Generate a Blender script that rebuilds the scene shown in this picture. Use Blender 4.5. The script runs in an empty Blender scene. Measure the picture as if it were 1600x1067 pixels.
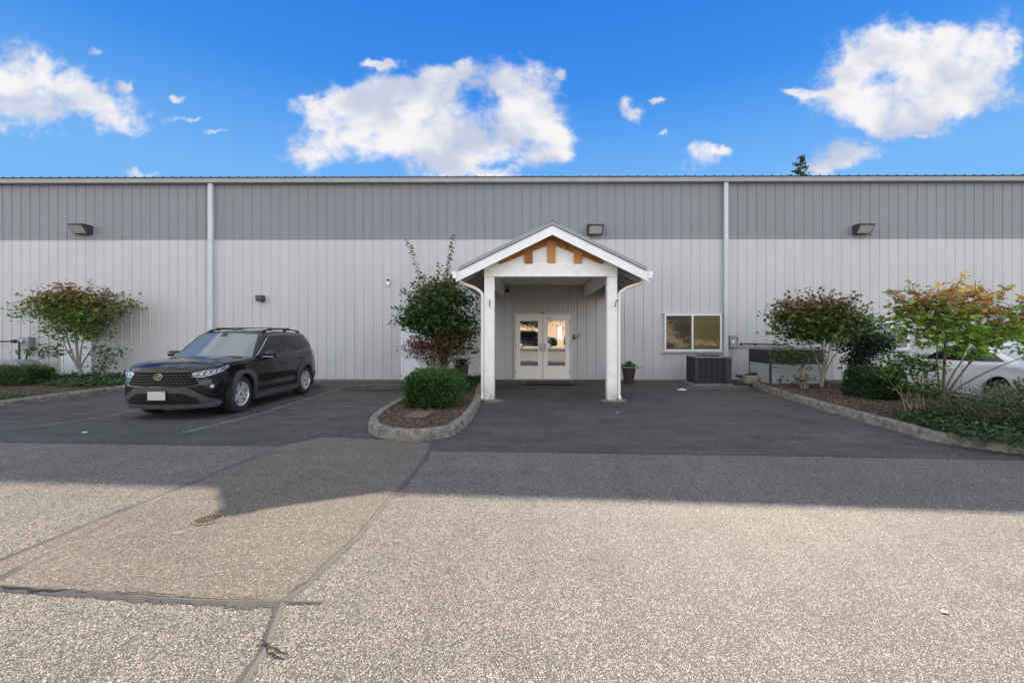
import bpy, math, random
import numpy as np
from mathutils import Vector, Matrix, noise
from mathutils.geometry import delaunay_2d_cdt
R = math.radians
random.seed(7); rng = np.random.default_rng(11)
scene = bpy.context.scene
C = scene.collection

# ------------------------------------------------------------------ camera, light, exposure
CAMH = 1.5; FPX = 680.0; PX0 = 822.0; PY0 = 522.0; YAW = R(0.4)
cam_d = bpy.data.cameras.new('camera'); cam = bpy.data.objects.new('camera', cam_d); C.objects.link(cam)
cam_d.sensor_width = 36; cam_d.lens = 36 * FPX / 1600
cam_d.shift_x = (800 - PX0) / 1600; cam_d.shift_y = -(533.5 - PY0) / 1600
cam.location = (0, 0, CAMH); cam.rotation_euler = (R(90), 0, YAW)
cam_d.clip_start = 0.05; cam_d.clip_end = 2000
scene.camera = cam
scene.view_settings.view_transform = 'Standard'
scene.view_settings.look = 'None'
scene.view_settings.exposure = 1.55
scene.view_settings.gamma = 1.0

SUN_DIR = Vector((2.90, 5.80, 3.82)).normalized()
SUN_EL = math.asin(SUN_DIR.z); SUN_AZ = math.atan2(SUN_DIR.x, SUN_DIR.y)
sun_d = bpy.data.lights.new('sun', 'SUN'); sun = bpy.data.objects.new('sun', sun_d); C.objects.link(sun)
sun_d.energy = 5.0; sun_d.angle = R(0.5); sun_d.color = (1.0, 0.87, 0.70)
sun.rotation_euler = (-SUN_DIR).to_track_quat('-Z', 'Y').to_euler()

def ray(px, py):
    a = (px - PX0) / FPX; b = (PY0 - py) / FPX
    f = Vector((-math.sin(YAW), math.cos(YAW), 0)); r = Vector((math.cos(YAW), math.sin(YAW), 0))
    return f + r * a + Vector((0, 0, b))

world = bpy.data.worlds.new('World'); scene.world = world; world.use_nodes = True
def build_world():
    nt = world.node_tree; nt.nodes.clear(); N = nt.nodes; L = nt.links
    def math_n(op, a, b=None, clamp=False, c=None):
        n = N.new('ShaderNodeMath'); n.operation = op; n.use_clamp = clamp
        for i, v in enumerate((a, b, c)):
            if v is None: continue
            if isinstance(v, (int, float)): n.inputs[i].default_value = v
            else: L.new(v, n.inputs[i])
        return n.outputs[0]
    def smooth(v, lo, hi):
        n = N.new('ShaderNodeMapRange'); n.interpolation_type = 'SMOOTHSTEP'
        L.new(v, n.inputs[0]); n.inputs[1].default_value = lo; n.inputs[2].default_value = hi
        return n.outputs[0]
    out = N.new('ShaderNodeOutputWorld')
    tc = N.new('ShaderNodeTexCoord'); sep = N.new('ShaderNodeSeparateXYZ'); L.new(tc.outputs['Generated'], sep.inputs[0])
    x, y, z = sep.outputs
    sky = N.new('ShaderNodeTexSky'); sky.sky_type = 'NISHITA'; sky.sun_disc = False
    sky.sun_elevation = SUN_EL; sky.sun_rotation = SUN_AZ; sky.dust_density = 0.0; sky.air_density = 1.0; sky.ozone_density = 3.0
    hs = N.new('ShaderNodeHueSaturation'); hs.inputs['Saturation'].default_value = 1.25; hs.inputs['Value'].default_value = SKYVAL
    L.new(sky.outputs[0], hs.inputs['Color'])
    # deep blue clear air by height (polarised look of the photograph)
    ramp = N.new('ShaderNodeValToRGB'); L.new(z, ramp.inputs[0])
    cr = ramp.color_ramp; cr.elements[0].position = 0.0; cr.elements[0].color = (0.26, 0.58, 1.0, 1)
    cr.elements[1].position = 0.62; cr.elements[1].color = (0.030, 0.22, 0.83, 1)
    e = cr.elements.new(0.30); e.color = (0.20, 0.51, 1.0, 1)
    e = cr.elements.new(0.48); e.color = (0.050, 0.30, 0.90, 1)
    mixs = N.new('ShaderNodeMixRGB'); mixs.inputs[0].default_value = 0.88
    L.new(hs.outputs[0], mixs.inputs[1])
    sc_ = N.new('ShaderNodeVectorMath'); sc_.operation = 'SCALE'; sc_.inputs['Scale'].default_value = BLUEGAIN
    L.new(ramp.outputs[0], sc_.inputs[0]); L.new(sc_.outputs[0], mixs.inputs[2])
    # clouds: shapes in the directions where they stand
    ysafe = math_n('MAXIMUM', y, 0.05)
    u = math_n('DIVIDE', x, ysafe); v = math_n('DIVIDE', z, ysafe)
    cmb = N.new('ShaderNodeCombineXYZ'); L.new(u, cmb.inputs[0]); L.new(v, cmb.inputs[1])
    wv = N.new('ShaderNodeTexNoise'); wv.inputs['Scale'].default_value = 9; wv.inputs['Detail'].default_value = 6; wv.inputs['Roughness'].default_value = .6
    L.new(cmb.outputs[0], wv.inputs[0]); ws = N.new('ShaderNodeSeparateColor'); L.new(wv.outputs['Color'], ws.inputs[0])
    u0, v0 = u, v
    u = math_n('ADD', u, math_n('MULTIPLY', math_n('SUBTRACT', ws.outputs[0], 0.5), 0.13))
    v = math_n('ADD', v, math_n('MULTIPLY', math_n('SUBTRACT', ws.outputs[1], 0.5), 0.10))
    def nz(scale, detail, rough, dist=0.0, vec=None, off=0.0):
        n = N.new('ShaderNodeTexNoise'); n.inputs['Scale'].default_value = scale; n.inputs['Detail'].default_value = detail
        n.inputs['Roughness'].default_value = rough; n.inputs['Distortion'].default_value = dist
        mp = N.new('ShaderNodeMapping'); mp.inputs['Location'].default_value = (off, off * .7, 0)
        mp.inputs['Scale'].default_value = (1, 1.25, 1)
        L.new(vec or cmb.outputs[0], mp.inputs[0]); L.new(mp.outputs[0], n.inputs[0]); return n
    n1 = nz(5.0, 12, 0.62, 0.3); n2 = nz(16.0, 9, 0.62, 0.2, off=3.1)
    blobs = [(585,98,24,6),(270,152,14,5),(520,185,40,14),(730,108,22,9),(870,215,24,18),(1245,143,26,6),(1030,208,14,4),(880,122,9,7),(55,125,100,46),(95,168,75,42),(10,150,60,50),(150,150,50,22),(195,192,40,22),(203,125,12,7),(300,188,36,6),(345,207,30,5),(150,74,12,8),
             (215,270,32,7),(600,172,100,44),(560,200,90,42),(660,200,110,50),(480,240,52,22),(510,165,48,14),(690,120,46,20),(600,101,34,8),
             (800,130,56,44),(845,165,50,40),(820,210,60,32),(862,248,48,16),(720,245,90,34),(762,268,52,8),(660,140,50,20),
             (978,160,13,16),(990,178,17,12),(1100,252,40,22),(1125,236,16,8),(1035,157,12,4),
             (1440,120,125,75),(1500,75,90,52),(1370,105,75,45),(1360,165,95,42),(1555,110,50,60),(1385,200,45,16),(1262,145,34,10),(1470,165,70,30),
             (1383,118,55,34),(1320,246,60,20),(1275,262,50,12),(1360,240,26,9),(1440,213,18,4)]
    cur = None
    for (cx, cy, rx, ry) in blobs:
        d = ray(cx, cy); uu = d.x / d.y; vv = d.z / d.y
        a = math_n('MULTIPLY', math_n('SUBTRACT', u, uu), FPX / rx * 1.10)
        b = math_n('MULTIPLY', math_n('SUBTRACT', v, vv), FPX / ry * 1.10)
        r2 = math_n('ADD', math_n('MULTIPLY', a, a), math_n('MULTIPLY', b, b))
        g = math_n('EXPONENT', math_n('MULTIPLY', r2, -0.9))
        cur = g if cur is None else math_n('ADD', cur, g)
    cur = math_n('MINIMUM', cur, 1.25)
    dens = math_n('ADD', cur, math_n('MULTIPLY', math_n('SUBTRACT', n1.outputs[0], 0.5), 2.3))
    dens = math_n('ADD', dens, math_n('MULTIPLY', math_n('SUBTRACT', n2.outputs[0], 0.5), 1.9))
    gate = smooth(cur, 0.03, 0.40)
    mask = math_n('MULTIPLY', smooth(dens, 0.28, 1.35), gate)
    front = smooth(y, 0.10, 0.25)
    mask = math_n('MULTIPLY', mask, front)
    # unseen bright cloud added behind and above the camera, fills the shaded front
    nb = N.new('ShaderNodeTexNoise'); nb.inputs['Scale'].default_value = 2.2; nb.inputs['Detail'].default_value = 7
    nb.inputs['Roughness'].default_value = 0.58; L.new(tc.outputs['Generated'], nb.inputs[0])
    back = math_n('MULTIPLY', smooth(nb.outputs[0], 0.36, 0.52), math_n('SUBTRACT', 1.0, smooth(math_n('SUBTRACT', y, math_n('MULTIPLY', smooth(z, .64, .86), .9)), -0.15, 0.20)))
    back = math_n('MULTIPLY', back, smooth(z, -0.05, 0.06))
    # cloud shade: bluish grey thick bases, white tops
    n3 = nz(6.0, 5, 0.5, off=7.7)
    shade = math_n('ADD', smooth(n3.outputs[0], 0.36, 0.60), 0.0)
    cc = N.new('ShaderNodeMixRGB'); cc.inputs[1].default_value = (0.60, 0.65, 0.80, 1); cc.inputs[2].default_value = (0.97, 0.95, 0.96, 1)
    L.new(shade, cc.inputs[0])
    cs = N.new('ShaderNodeVectorMath'); cs.operation = 'SCALE'; cs.inputs['Scale'].default_value = CLOUDGAIN
    L.new(cc.outputs[0], cs.inputs[0])
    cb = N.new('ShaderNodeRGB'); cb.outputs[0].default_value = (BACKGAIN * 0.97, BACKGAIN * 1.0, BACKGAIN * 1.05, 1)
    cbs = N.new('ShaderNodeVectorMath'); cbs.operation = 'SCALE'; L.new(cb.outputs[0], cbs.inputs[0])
    L.new(math_n('SUBTRACT', 1.65, math_n('MULTIPLY', smooth(z, 0.05, 0.55), 0.85)), cbs.inputs['Scale'])  # added fill: brighter toward the horizon to light facade and porch
    m1 = N.new('ShaderNodeMixRGB'); L.new(mask, m1.inputs[0]); L.new(mixs.outputs[0], m1.inputs[1]); L.new(cs.outputs[0], m1.inputs[2])
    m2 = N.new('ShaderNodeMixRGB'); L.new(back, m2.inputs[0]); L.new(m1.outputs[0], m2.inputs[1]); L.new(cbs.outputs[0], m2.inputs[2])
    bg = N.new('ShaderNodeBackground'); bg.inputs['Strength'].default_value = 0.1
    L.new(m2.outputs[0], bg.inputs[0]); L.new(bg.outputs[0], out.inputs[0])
EXPM = 2 ** scene.view_settings.exposure
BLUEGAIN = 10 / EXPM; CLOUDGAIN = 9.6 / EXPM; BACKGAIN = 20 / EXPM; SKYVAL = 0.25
build_world()
world.cycles.sampling_method = 'AUTOMATIC'

# ------------------------------------------------------------------ helpers
def hgt(x, y):
    t = min(max((8.2 - y) / 3.0, 0), 1); s = t * t * (3 - 2 * t)
    return -0.018 * min(max(x, -10), 10) * s
def G(px, py, h=0.0):
    d = ray(px, py); hh = h
    for _ in range(5):
        t = (hh - CAMH) / d.z; p = Vector((0, 0, CAMH)) + d * t
        hh = h + hgt(p.x, p.y)
    return p
def AT(px, py, Y):
    d = ray(px, py); t = Y / d.y
    return Vector((0, 0, CAMH)) + d * t
WY = 14.17

MATS = {}
def mat(name, col, rough=0.6, metal=0.0, noise_amt=0.0, nscale=3.0, bump=0.0, bscale=40.0, spec=0.5, coat=0.0, stretch=(1, 1, 1), dark=None):
    if name in MATS: return MATS[name]
    m = bpy.data.materials.new(name); m.use_nodes = True; nt = m.node_tree; N = nt.nodes; L = nt.links
    p = N['Principled BSDF']; p.inputs['Base Color'].default_value = (*col, 1); p.inputs['Roughness'].default_value = rough
    p.inputs['Metallic'].default_value = metal; p.inputs['Specular IOR Level'].default_value = spec
    p.inputs['Coat Weight'].default_value = coat; p.inputs['Coat Roughness'].default_value = 0.03
    tc = N.new('ShaderNodeTexCoord'); mp = N.new('ShaderNodeMapping'); L.new(tc.outputs['Object'], mp.inputs[0]); mp.inputs['Scale'].default_value = stretch
    if noise_amt:
        n = N.new('ShaderNodeTexNoise'); n.inputs['Scale'].default_value = nscale; n.inputs['Detail'].default_value = 8; n.inputs['Roughness'].default_value = .65
        L.new(mp.outputs[0], n.inputs[0])
        r = N.new('ShaderNodeMapRange'); r.inputs[1].default_value = .35; r.inputs[2].default_value = .68; L.new(n.outputs[0], r.inputs[0])
        mx = N.new('ShaderNodeMixRGB'); dk = dark or tuple(c * (1 - noise_amt) for c in col)
        mx.inputs[1].default_value = (*dk, 1); mx.inputs[2].default_value = (*[min(1, c * (1 + noise_amt * .4)) for c in col], 1)
        L.new(r.outputs[0], mx.inputs[0]); L.new(mx.outputs[0], p.inputs['Base Color'])
    if bump:
        n = N.new('ShaderNodeTexNoise'); n.inputs['Scale'].default_value = bscale; n.inputs['Detail'].default_value = 6
        L.new(tc.outputs['Object'], n.inputs[0]); b = N.new('ShaderNodeBump'); b.inputs['Strength'].default_value = bump; b.inputs['Distance'].default_value = .02
        L.new(n.outputs[0], b.inputs['Height']); L.new(b.outputs[0], p.inputs['Normal'])
    MATS[name] = m; return m

def asphalt(name, stone, binder, scale, contrast=1.0, tint=(1, 1, 1), bump=.6, big=.12, frac=.5, mid=22, midamt=.22):
    m = bpy.data.materials.new(name); m.use_nodes = True; nt = m.node_tree; N = nt.nodes; L = nt.links
    p = N['Principled BSDF']; p.inputs['Roughness'].default_value = .75; p.inputs['Specular IOR Level'].default_value = .13
    tc = N.new('ShaderNodeTexCoord')
    wn = N.new('ShaderNodeTexNoise'); wn.inputs['Scale'].default_value = scale * 1.1; wn.inputs['Detail'].default_value = 2
    L.new(tc.outputs['Object'], wn.inputs[0])
    wm = N.new('ShaderNodeMixRGB'); wm.blend_type = 'LINEAR_LIGHT'; wm.inputs[0].default_value = .8 / scale
    L.new(tc.outputs['Object'], wm.inputs[1]); L.new(wn.outputs['Color'], wm.inputs[2])
    v = N.new('ShaderNodeTexVoronoi'); v.inputs['Scale'].default_value = scale; v.inputs['Randomness'].default_value = 1
    L.new(wm.outputs[0], v.inputs['Vector'])
    ve = N.new('ShaderNodeTexVoronoi'); ve.feature = 'DISTANCE_TO_EDGE'; ve.inputs['Scale'].default_value = scale
    L.new(wm.outputs[0], ve.inputs['Vector'])
    sp = N.new('ShaderNodeSeparateColor'); L.new(v.outputs['Color'], sp.inputs[0])
    r = N.new('ShaderNodeValToRGB'); L.new(sp.outputs[0], r.inputs[0]); e = r.color_ramp
    e.elements[0].position = 0; e.elements[0].color = (*[c * .72 for c in stone], 1)
    e.elements[1].position = 1; e.elements[1].color = (*[min(1, c * (1 + 1.3 * contrast)) for c in stone], 1)
    k = e.elements.new(.62); k.color = (*stone, 1); k = e.elements.new(.88); k.color = (*[min(1, c * (1 + .35 * contrast)) for c in stone], 1)
    er = N.new('ShaderNodeMapRange'); L.new(ve.outputs[0], er.inputs[0]); er.inputs[1].default_value = .02; er.inputs[2].default_value = .16
    # some cells are binder pits
    pit = N.new('ShaderNodeMapRange'); L.new(sp.outputs[1], pit.inputs[0]); pit.inputs[1].default_value = frac - .05; pit.inputs[2].default_value = frac + .05
    mul = N.new('ShaderNodeMath'); mul.operation = 'MULTIPLY'; L.new(er.outputs[0], mul.inputs[0]); L.new(pit.outputs[0], mul.inputs[1])
    mx = N.new('ShaderNodeMixRGB'); mx.inputs[1].default_value = (*binder, 1); L.new(mul.outputs[0], mx.inputs[0]); L.new(r.outputs[0], mx.inputs[2])
    nb = N.new('ShaderNodeTexNoise'); nb.inputs['Scale'].default_value = .7; nb.inputs['Detail'].default_value = 9; nb.inputs['Roughness'].default_value = .7
    L.new(tc.outputs['Object'], nb.inputs[0])
    nr = N.new('ShaderNodeMapRange'); L.new(nb.outputs[0], nr.inputs[0]); nr.inputs[1].default_value = .3; nr.inputs[2].default_value = .7
    nr.inputs[3].default_value = 1 - big; nr.inputs[4].default_value = 1 + big
    sn = N.new('ShaderNodeTexNoise'); sn.inputs['Scale'].default_value = mid; sn.inputs['Detail'].default_value = 4; sn.inputs['Roughness'].default_value = .8
    L.new(tc.outputs['Object'], sn.inputs[0])
    sr = N.new('ShaderNodeMapRange'); L.new(sn.outputs[0], sr.inputs[0]); sr.inputs[1].default_value = .3; sr.inputs[2].default_value = .7
    sr.inputs[3].default_value = 1 - midamt; sr.inputs[4].default_value = 1 + midamt
    ps = N.new('ShaderNodeTexNoise'); ps.inputs['Scale'].default_value = 2.6; ps.inputs['Detail'].default_value = 3
    pm = N.new('ShaderNodeMapping'); pm.inputs['Scale'].default_value = (.35, 1.6, 1); L.new(tc.outputs['Object'], pm.inputs[0]); L.new(pm.outputs[0], ps.inputs[0])
    pr_m = N.new('ShaderNodeMapRange'); L.new(ps.outputs[0], pr_m.inputs[0]); pr_m.inputs[1].default_value = .35; pr_m.inputs[2].default_value = .65
    pr_m.inputs[3].default_value = 1 - big * .6; pr_m.inputs[4].default_value = 1 + big * .6
    mm = N.new('ShaderNodeMath'); mm.operation = 'MULTIPLY'; L.new(nr.outputs[0], mm.inputs[0]); L.new(sr.outputs[0], mm.inputs[1])
    st = N.new('ShaderNodeTexNoise'); st.inputs['Scale'].default_value = 1.9; st.inputs['Detail'].default_value = 6; L.new(tc.outputs['Object'], st.inputs[0])
    sm_ = N.new('ShaderNodeMapRange'); L.new(st.outputs[0], sm_.inputs[0]); sm_.inputs[1].default_value = .60; sm_.inputs[2].default_value = .72; sm_.inputs[3].default_value = 1; sm_.inputs[4].default_value = 1 - big * 1.2
    m0 = N.new('ShaderNodeMath'); m0.operation = 'MULTIPLY'; L.new(pr_m.outputs[0], m0.inputs[0]); L.new(sm_.outputs[0], m0.inputs[1])
    mm2 = N.new('ShaderNodeMath'); mm2.operation = 'MULTIPLY'; L.new(mm.outputs[0], mm2.inputs[0]); L.new(m0.outputs[0], mm2.inputs[1])
    vm = N.new('ShaderNodeVectorMath'); vm.operation = 'SCALE'; L.new(mx.outputs[0], vm.inputs[0]); L.new(mm2.outputs[0], vm.inputs['Scale'])
    L.new(vm.outputs[0], p.inputs['Base Color'])
    b = N.new('ShaderNodeBump'); b.inputs['Strength'].default_value = bump; b.inputs['Distance'].default_value = .006
    L.new(mul.outputs[0], b.inputs['Height']); L.new(b.outputs[0], p.inputs['Normal'])
    MATS[name] = m; return m

def leaf_mat(name, trans=.35, rough=.5):
    m = bpy.data.materials.new(name); m.use_nodes = True; nt = m.node_tree; N = nt.nodes; L = nt.links
    p = N['Principled BSDF']; p.inputs['Roughness'].default_value = rough; p.inputs['Specular IOR Level'].default_value = .35
    a = N.new('ShaderNodeAttribute'); a.attribute_name = 'Col'
    n = N.new('ShaderNodeTexNoise'); n.inputs['Scale'].default_value = 25; tc = N.new('ShaderNodeTexCoord'); L.new(tc.outputs['Object'], n.inputs[0])
    mr = N.new('ShaderNodeMapRange'); L.new(n.outputs[0], mr.inputs[0]); mr.inputs[3].default_value = .75; mr.inputs[4].default_value = 1.25
    vm = N.new('ShaderNodeVectorMath'); vm.operation = 'SCALE'; L.new(a.outputs['Color'], vm.inputs[0]); L.new(mr.outputs[0], vm.inputs['Scale'])
    L.new(vm.outputs[0], p.inputs['Base Color'])
    t = N.new('ShaderNodeBsdfTranslucent'); L.new(vm.outputs[0], t.inputs[0])
    mx = N.new('ShaderNodeMixShader'); mx.inputs[0].default_value = trans
    L.new(p.outputs[0], mx.inputs[1]); L.new(t.outputs[0], mx.inputs[2]); L.new(mx.outputs[0], N['Material Output'].inputs[0])
    MATS[name] = m; return m

def glass_mat(name, refl, tint=(.02, .022, .025), clear=0.0, rough=.01):
    m = bpy.data.materials.new(name); m.use_nodes = True; nt = m.node_tree; N = nt.nodes; L = nt.links
    N.remove(N['Principled BSDF'])
    g = N.new('ShaderNodeBsdfGlossy'); g.inputs['Roughness'].default_value = rough; g.inputs['Color'].default_value = (.95, .96, .95, 1)
    d = N.new('ShaderNodeBsdfTransparent' if clear else 'ShaderNodeBsdfDiffuse'); d.inputs[0].default_value = (*((clear,) * 3 if clear else tint), 1)
    lw = N.new('ShaderNodeFresnel'); lw.inputs[0].default_value = 1.5
    a = N.new('ShaderNodeMath'); a.operation = 'ADD'; a.use_clamp = True; L.new(lw.outputs[0], a.inputs[0]); a.inputs[1].default_value = refl
    mx = N.new('ShaderNodeMixShader'); L.new(a.outputs[0], mx.inputs[0]); L.new(d.outputs[0], mx.inputs[1]); L.new(g.outputs[0], mx.inputs[2])
    L.new(mx.outputs[0], N['Material Output'].inputs[0]); MATS[name] = m; return m

class MB:
    def __init__(s): s.v = []; s.f = []; s.m = []
    def add(s, vs, fs, mi=0):
        o = len(s.v); s.v += [tuple(p) for p in vs]; s.f += [tuple(i + o for i in f) for f in fs]; s.m += [mi] * len(fs); return s
    def box(s, x0, x1, y0, y1, z0, z1, mi=0, M=None):
        vs = [Vector(p) for p in ((x0,y0,z0),(x1,y0,z0),(x1,y1,z0),(x0,y1,z0),(x0,y0,z1),(x1,y0,z1),(x1,y1,z1),(x0,y1,z1))]
        if M: vs = [M @ p for p in vs]
        return s.add(vs, [(0,3,2,1),(4,5,6,7),(0,1,5,4),(1,2,6,5),(2,3,7,6),(3,0,4,7)], mi)
    def prism(s, poly, a0, a1, axis='y', mi=0):
        """poly 2d: axis y -> (x,z); axis x -> (y,z); axis z -> (x,y)"""
        def P(p, a):
            return (p[0], a, p[1]) if axis == 'y' else (a, p[0], p[1]) if axis == 'x' else (p[0], p[1], a)
        n = len(poly); vs = [P(p, a0) for p in poly] + [P(p, a1) for p in poly]
        fs = [tuple(range(n))[::-1], tuple(range(n, 2 * n))] + [(i, (i + 1) % n, n + (i + 1) % n, n + i) for i in range(n)]
        return s.add(vs, fs, mi)
    def tube(s, path, rad, n=8, mi=0, cap=True):
        path = [Vector(p) for p in path]; k = len(path)
        if not hasattr(rad, '__len__'): rad = [rad] * k
        vs = []; up = Vector((0, 0, 1)); prev = None
        for i, p in enumerate(path):
            t = (path[min(i + 1, k - 1)] - path[max(i - 1, 0)]).normalized()
            a = (prev - t * prev.dot(t)) if prev is not None else t.orthogonal()
            if a.length < 1e-5: a = t.orthogonal()
            a.normalize(); prev = a; b = t.cross(a)
            for j in range(n):
                q = 2 * math.pi * j / n; vs.append(p + (a * math.cos(q) + b * math.sin(q)) * rad[i])
        fs = [(i*n+j, i*n+(j+1)%n, (i+1)*n+(j+1)%n, (i+1)*n+j) for i in range(k-1) for j in range(n)]
        if cap: fs += [tuple(range(n))[::-1], tuple(range((k-1)*n, k*n))]
        return s.add(vs, fs, mi)
    def lathe(s, prof, n=24, M=None, mi=0):
        """prof list of (r, h) about local Z"""
        vs = []; k = len(prof)
        for r, h in prof:
            for j in range(n):
                q = 2 * math.pi * j / n; vs.append(Vector((r * math.cos(q), r * math.sin(q), h)))
        if M: vs = [M @ p for p in vs]
        fs = [(i*n+j, i*n+(j+1)%n, (i+1)*n+(j+1)%n, (i+1)*n+j) for i in range(k-1) for j in range(n)]
        return s.add(vs, fs, mi)
    def grid(s, P, nu, nv, mi=0, flip=False):
        vs = [P(i / nu, j / nv) for i in range(nu + 1) for j in range(nv + 1)]; w = nv + 1
        fs = [(i*w+j, (i+1)*w+j, (i+1)*w+j+1, i*w+j+1) for i in range(nu) for j in range(nv)]
        if flip: fs = [f[::-1] for f in fs]
        return s.add(vs, fs, mi)
    def build(s, name, mats, parent=None, smooth=None, bevel=0, loc=None):
        me = bpy.data.meshes.new(name); me.from_pydata(s.v, [], s.f); me.validate()
        if not isinstance(mats, (list, tuple)): mats = [mats]
        for m in mats: me.materials.append(m)
        if len(me.polygons) == len(s.m): me.polygons.foreach_set('material_index', s.m)
        if smooth is not None:
            me.polygons.foreach_set('use_smooth', [True] * len(me.polygons)); me.set_sharp_from_angle(angle=R(smooth))
        o = bpy.data.objects.new(name, me); C.objects.link(o)
        if parent: o.parent = parent
        if loc: o.location = loc
        if bevel:
            b = o.modifiers.new('bevel', 'BEVEL'); b.width = bevel; b.segments = 2; b.limit_method = 'ANGLE'; b.angle_limit = R(35)
        return o

def tag(o, label=None, cat=None, group=None, kind=None):
    if label: o['label'] = label
    if cat: o['category'] = cat
    if group: o['group'] = group
    if kind: o['kind'] = kind
    return o
def thing(name, label, cat, loc=(0, 0, 0), rz=0, group=None):
    o = bpy.data.objects.new(name, None); C.objects.link(o); o.location = loc; o.rotation_euler = (0, 0, rz); o.empty_display_size = .1
    return tag(o, label, cat, group)
def copy_tree(o, parent=None):
    c = o.copy(); C.objects.link(c)
    if parent: c.parent = parent
    for ch in list(o.children): copy_tree(ch, c)
    return c

def inpoly(x, y, poly):
    c = False; n = len(poly); j = n - 1
    for i in range(n):
        xi, yi = poly[i][:2]; xj, yj = poly[j][:2]
        if (yi > y) != (yj > y) and x < (xj - xi) * (y - yi) / (yj - yi) + xi: c = not c
        j = i
    return c
def cdt_fill(poly, step):
    pts = []; n = len(poly)
    for i in range(n):
        a = Vector(poly[i][:2]); b = Vector(poly[(i + 1) % n][:2]); k = max(1, int((b - a).length / step + .5))
        for j in range(k): pts.append(a + (b - a) * (j / k))
    nb = len(pts); edges = [(i, (i + 1) % nb) for i in range(nb)]
    xs = [p.x for p in pts]; ys = [p.y for p in pts]
    bound = [(p.x, p.y) for p in pts]
    gx = math.floor(min(xs) / step) * step
    barr = np.array(bound)
    while gx < max(xs):
        gy = math.floor(min(ys) / step) * step
        while gy < max(ys):
            if inpoly(gx, gy, bound) and np.min(np.hypot(barr[:, 0] - gx, barr[:, 1] - gy)) > step * .45: pts.append(Vector((gx, gy)))
            gy += step
        gx += step
    r = delaunay_2d_cdt(pts, edges, [], 1, 1e-6)
    return [tuple(p) for p in r[0]], [tuple(f) for f in r[2]], nb
def patch(mb, poly, func, off, thick, step=.05, mi=0):
    """panel following func(a,b)->Vector, pushed out along its normal"""
    ar = sum(poly[i][0]*poly[(i+1)%len(poly)][1]-poly[(i+1)%len(poly)][0]*poly[i][1] for i in range(len(poly)))
    if ar < 0: poly = poly[::-1]
    P, F, nb = cdt_fill(poly, step); top = []; bot = []; e = 1e-3
    for a, b in P:
        p = func(a, b); n = (func(a + e, b) - func(a - e, b)).cross(func(a, b + e) - func(a, b - e))
        n = n.normalized() if n.length > 1e-12 else Vector((0, 0, 1))
        top.append(p + n * off); bot.append(p + n * (off - thick))
    k = len(P)
    vs = top + bot
    bidx = list(range(nb))
    fs = list(F)
    ec = {}
    for f in F:
        for i in range(len(f)):
            a, b = f[i], f[(i + 1) % len(f)]; ec[(a, b)] = 1
    for (a, b) in list(ec):
        if (b, a) not in ec: fs.append((b, a, a + k, b + k))
    return mb.add(vs, fs, mi)

def scatter(name, mats, tv, tf, pos, rot, scl, col, parent=None, smooth=False):
    """many copies of a small template mesh merged in one mesh; rot (n,3,3)"""
    tv = np.array(tv, float); nV = len(tv); n = len(pos)
    V = np.einsum('nij,vj->nvi', rot * np.asarray(scl).reshape(-1, 1, 1), tv) + np.asarray(pos)[:, None, :]
    V = V.reshape(-1, 3)
    loops = []; starts = []; tot = []
    base = np.arange(n) * nV
    lens = np.array([len(f) for f in tf]); flat = np.concatenate([np.array(f) for f in tf])
    LI = (flat[None, :] + base[:, None]).reshape(-1)
    tot = np.tile(lens, n); st = np.concatenate([[0], np.cumsum(tot)[:-1]])
    me = bpy.data.meshes.new(name); me.vertices.add(len(V)); me.vertices.foreach_set('co', V.ravel())
    me.loops.add(len(LI)); me.loops.foreach_set('vertex_index', LI.astype(np.int32))
    me.polygons.add(len(tot)); me.polygons.foreach_set('loop_start', st.astype(np.int32)); me.polygons.foreach_set('loop_total', tot.astype(np.int32))
    me.update(calc_edges=True)
    ca = me.color_attributes.new('Col', 'FLOAT_COLOR', 'POINT')
    cc = np.concatenate([np.repeat(np.asarray(col), nV, axis=0), np.ones((n * nV, 1))], axis=1)
    ca.data.foreach_set('color', cc.ravel())
    if not isinstance(mats, (list, tuple)): mats = [mats]
    for m in mats: me.materials.append(m)
    o = bpy.data.objects.new(name, me); C.objects.link(o)
    if parent: o.parent = parent
    return o
def rot_rand(n, tilt=.6, up=(0, 0, 1), r=None):
    r = r or rng
    nrm = np.array(up)[None, :] * np.ones((n, 1)) + r.normal(0, tilt, (n, 3)); nrm /= np.linalg.norm(nrm, axis=1)[:, None]
    a = r.normal(0, 1, (n, 3)); a -= nrm * np.sum(a * nrm, 1)[:, None]; a /= np.linalg.norm(a, axis=1)[:, None]
    b = np.cross(nrm, a); return np.stack([a, b, nrm], axis=2)
def maple_leaf():
    v = [(0, 0, 0)]; angs = [-150, -120, -90+0, -52, -30, -8, 20, 45, 70, 90]
    pts = []
    lobes = [(0, .55), (20, .42), (38, .95), (58, .50), (80, 1.0)]
    for a, r in lobes: pts.append((a, r))
    full = [(-62, .35), (-28, .62), (-10, .40), (22, .92), (48, .5), (90, 1.05), (132, .5), (158, .92), (190, .40), (208, .62), (242, .35)]
    for a, r in full: v.append((r * math.cos(R(a)), r * math.sin(R(a)), -.18 * r * r))
    f = [(0, i, i + 1) for i in range(1, len(v) - 1)]
    return v, f
LEAF = maple_leaf()
OVAL = ([(0, -.5, 0), (.24, -.1, .03), (.2, .25, .02), (0, .5, -.05), (-.2, .25, .02), (-.24, -.1, .03)], [(0, 1, 2, 3), (0, 3, 4, 5)])
CHIP = ([(-.5, -.2, 0), (.5, -.15, .05), (.45, .2, 0), (-.4, .18, .08)], [(0, 1, 2, 3)])

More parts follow.
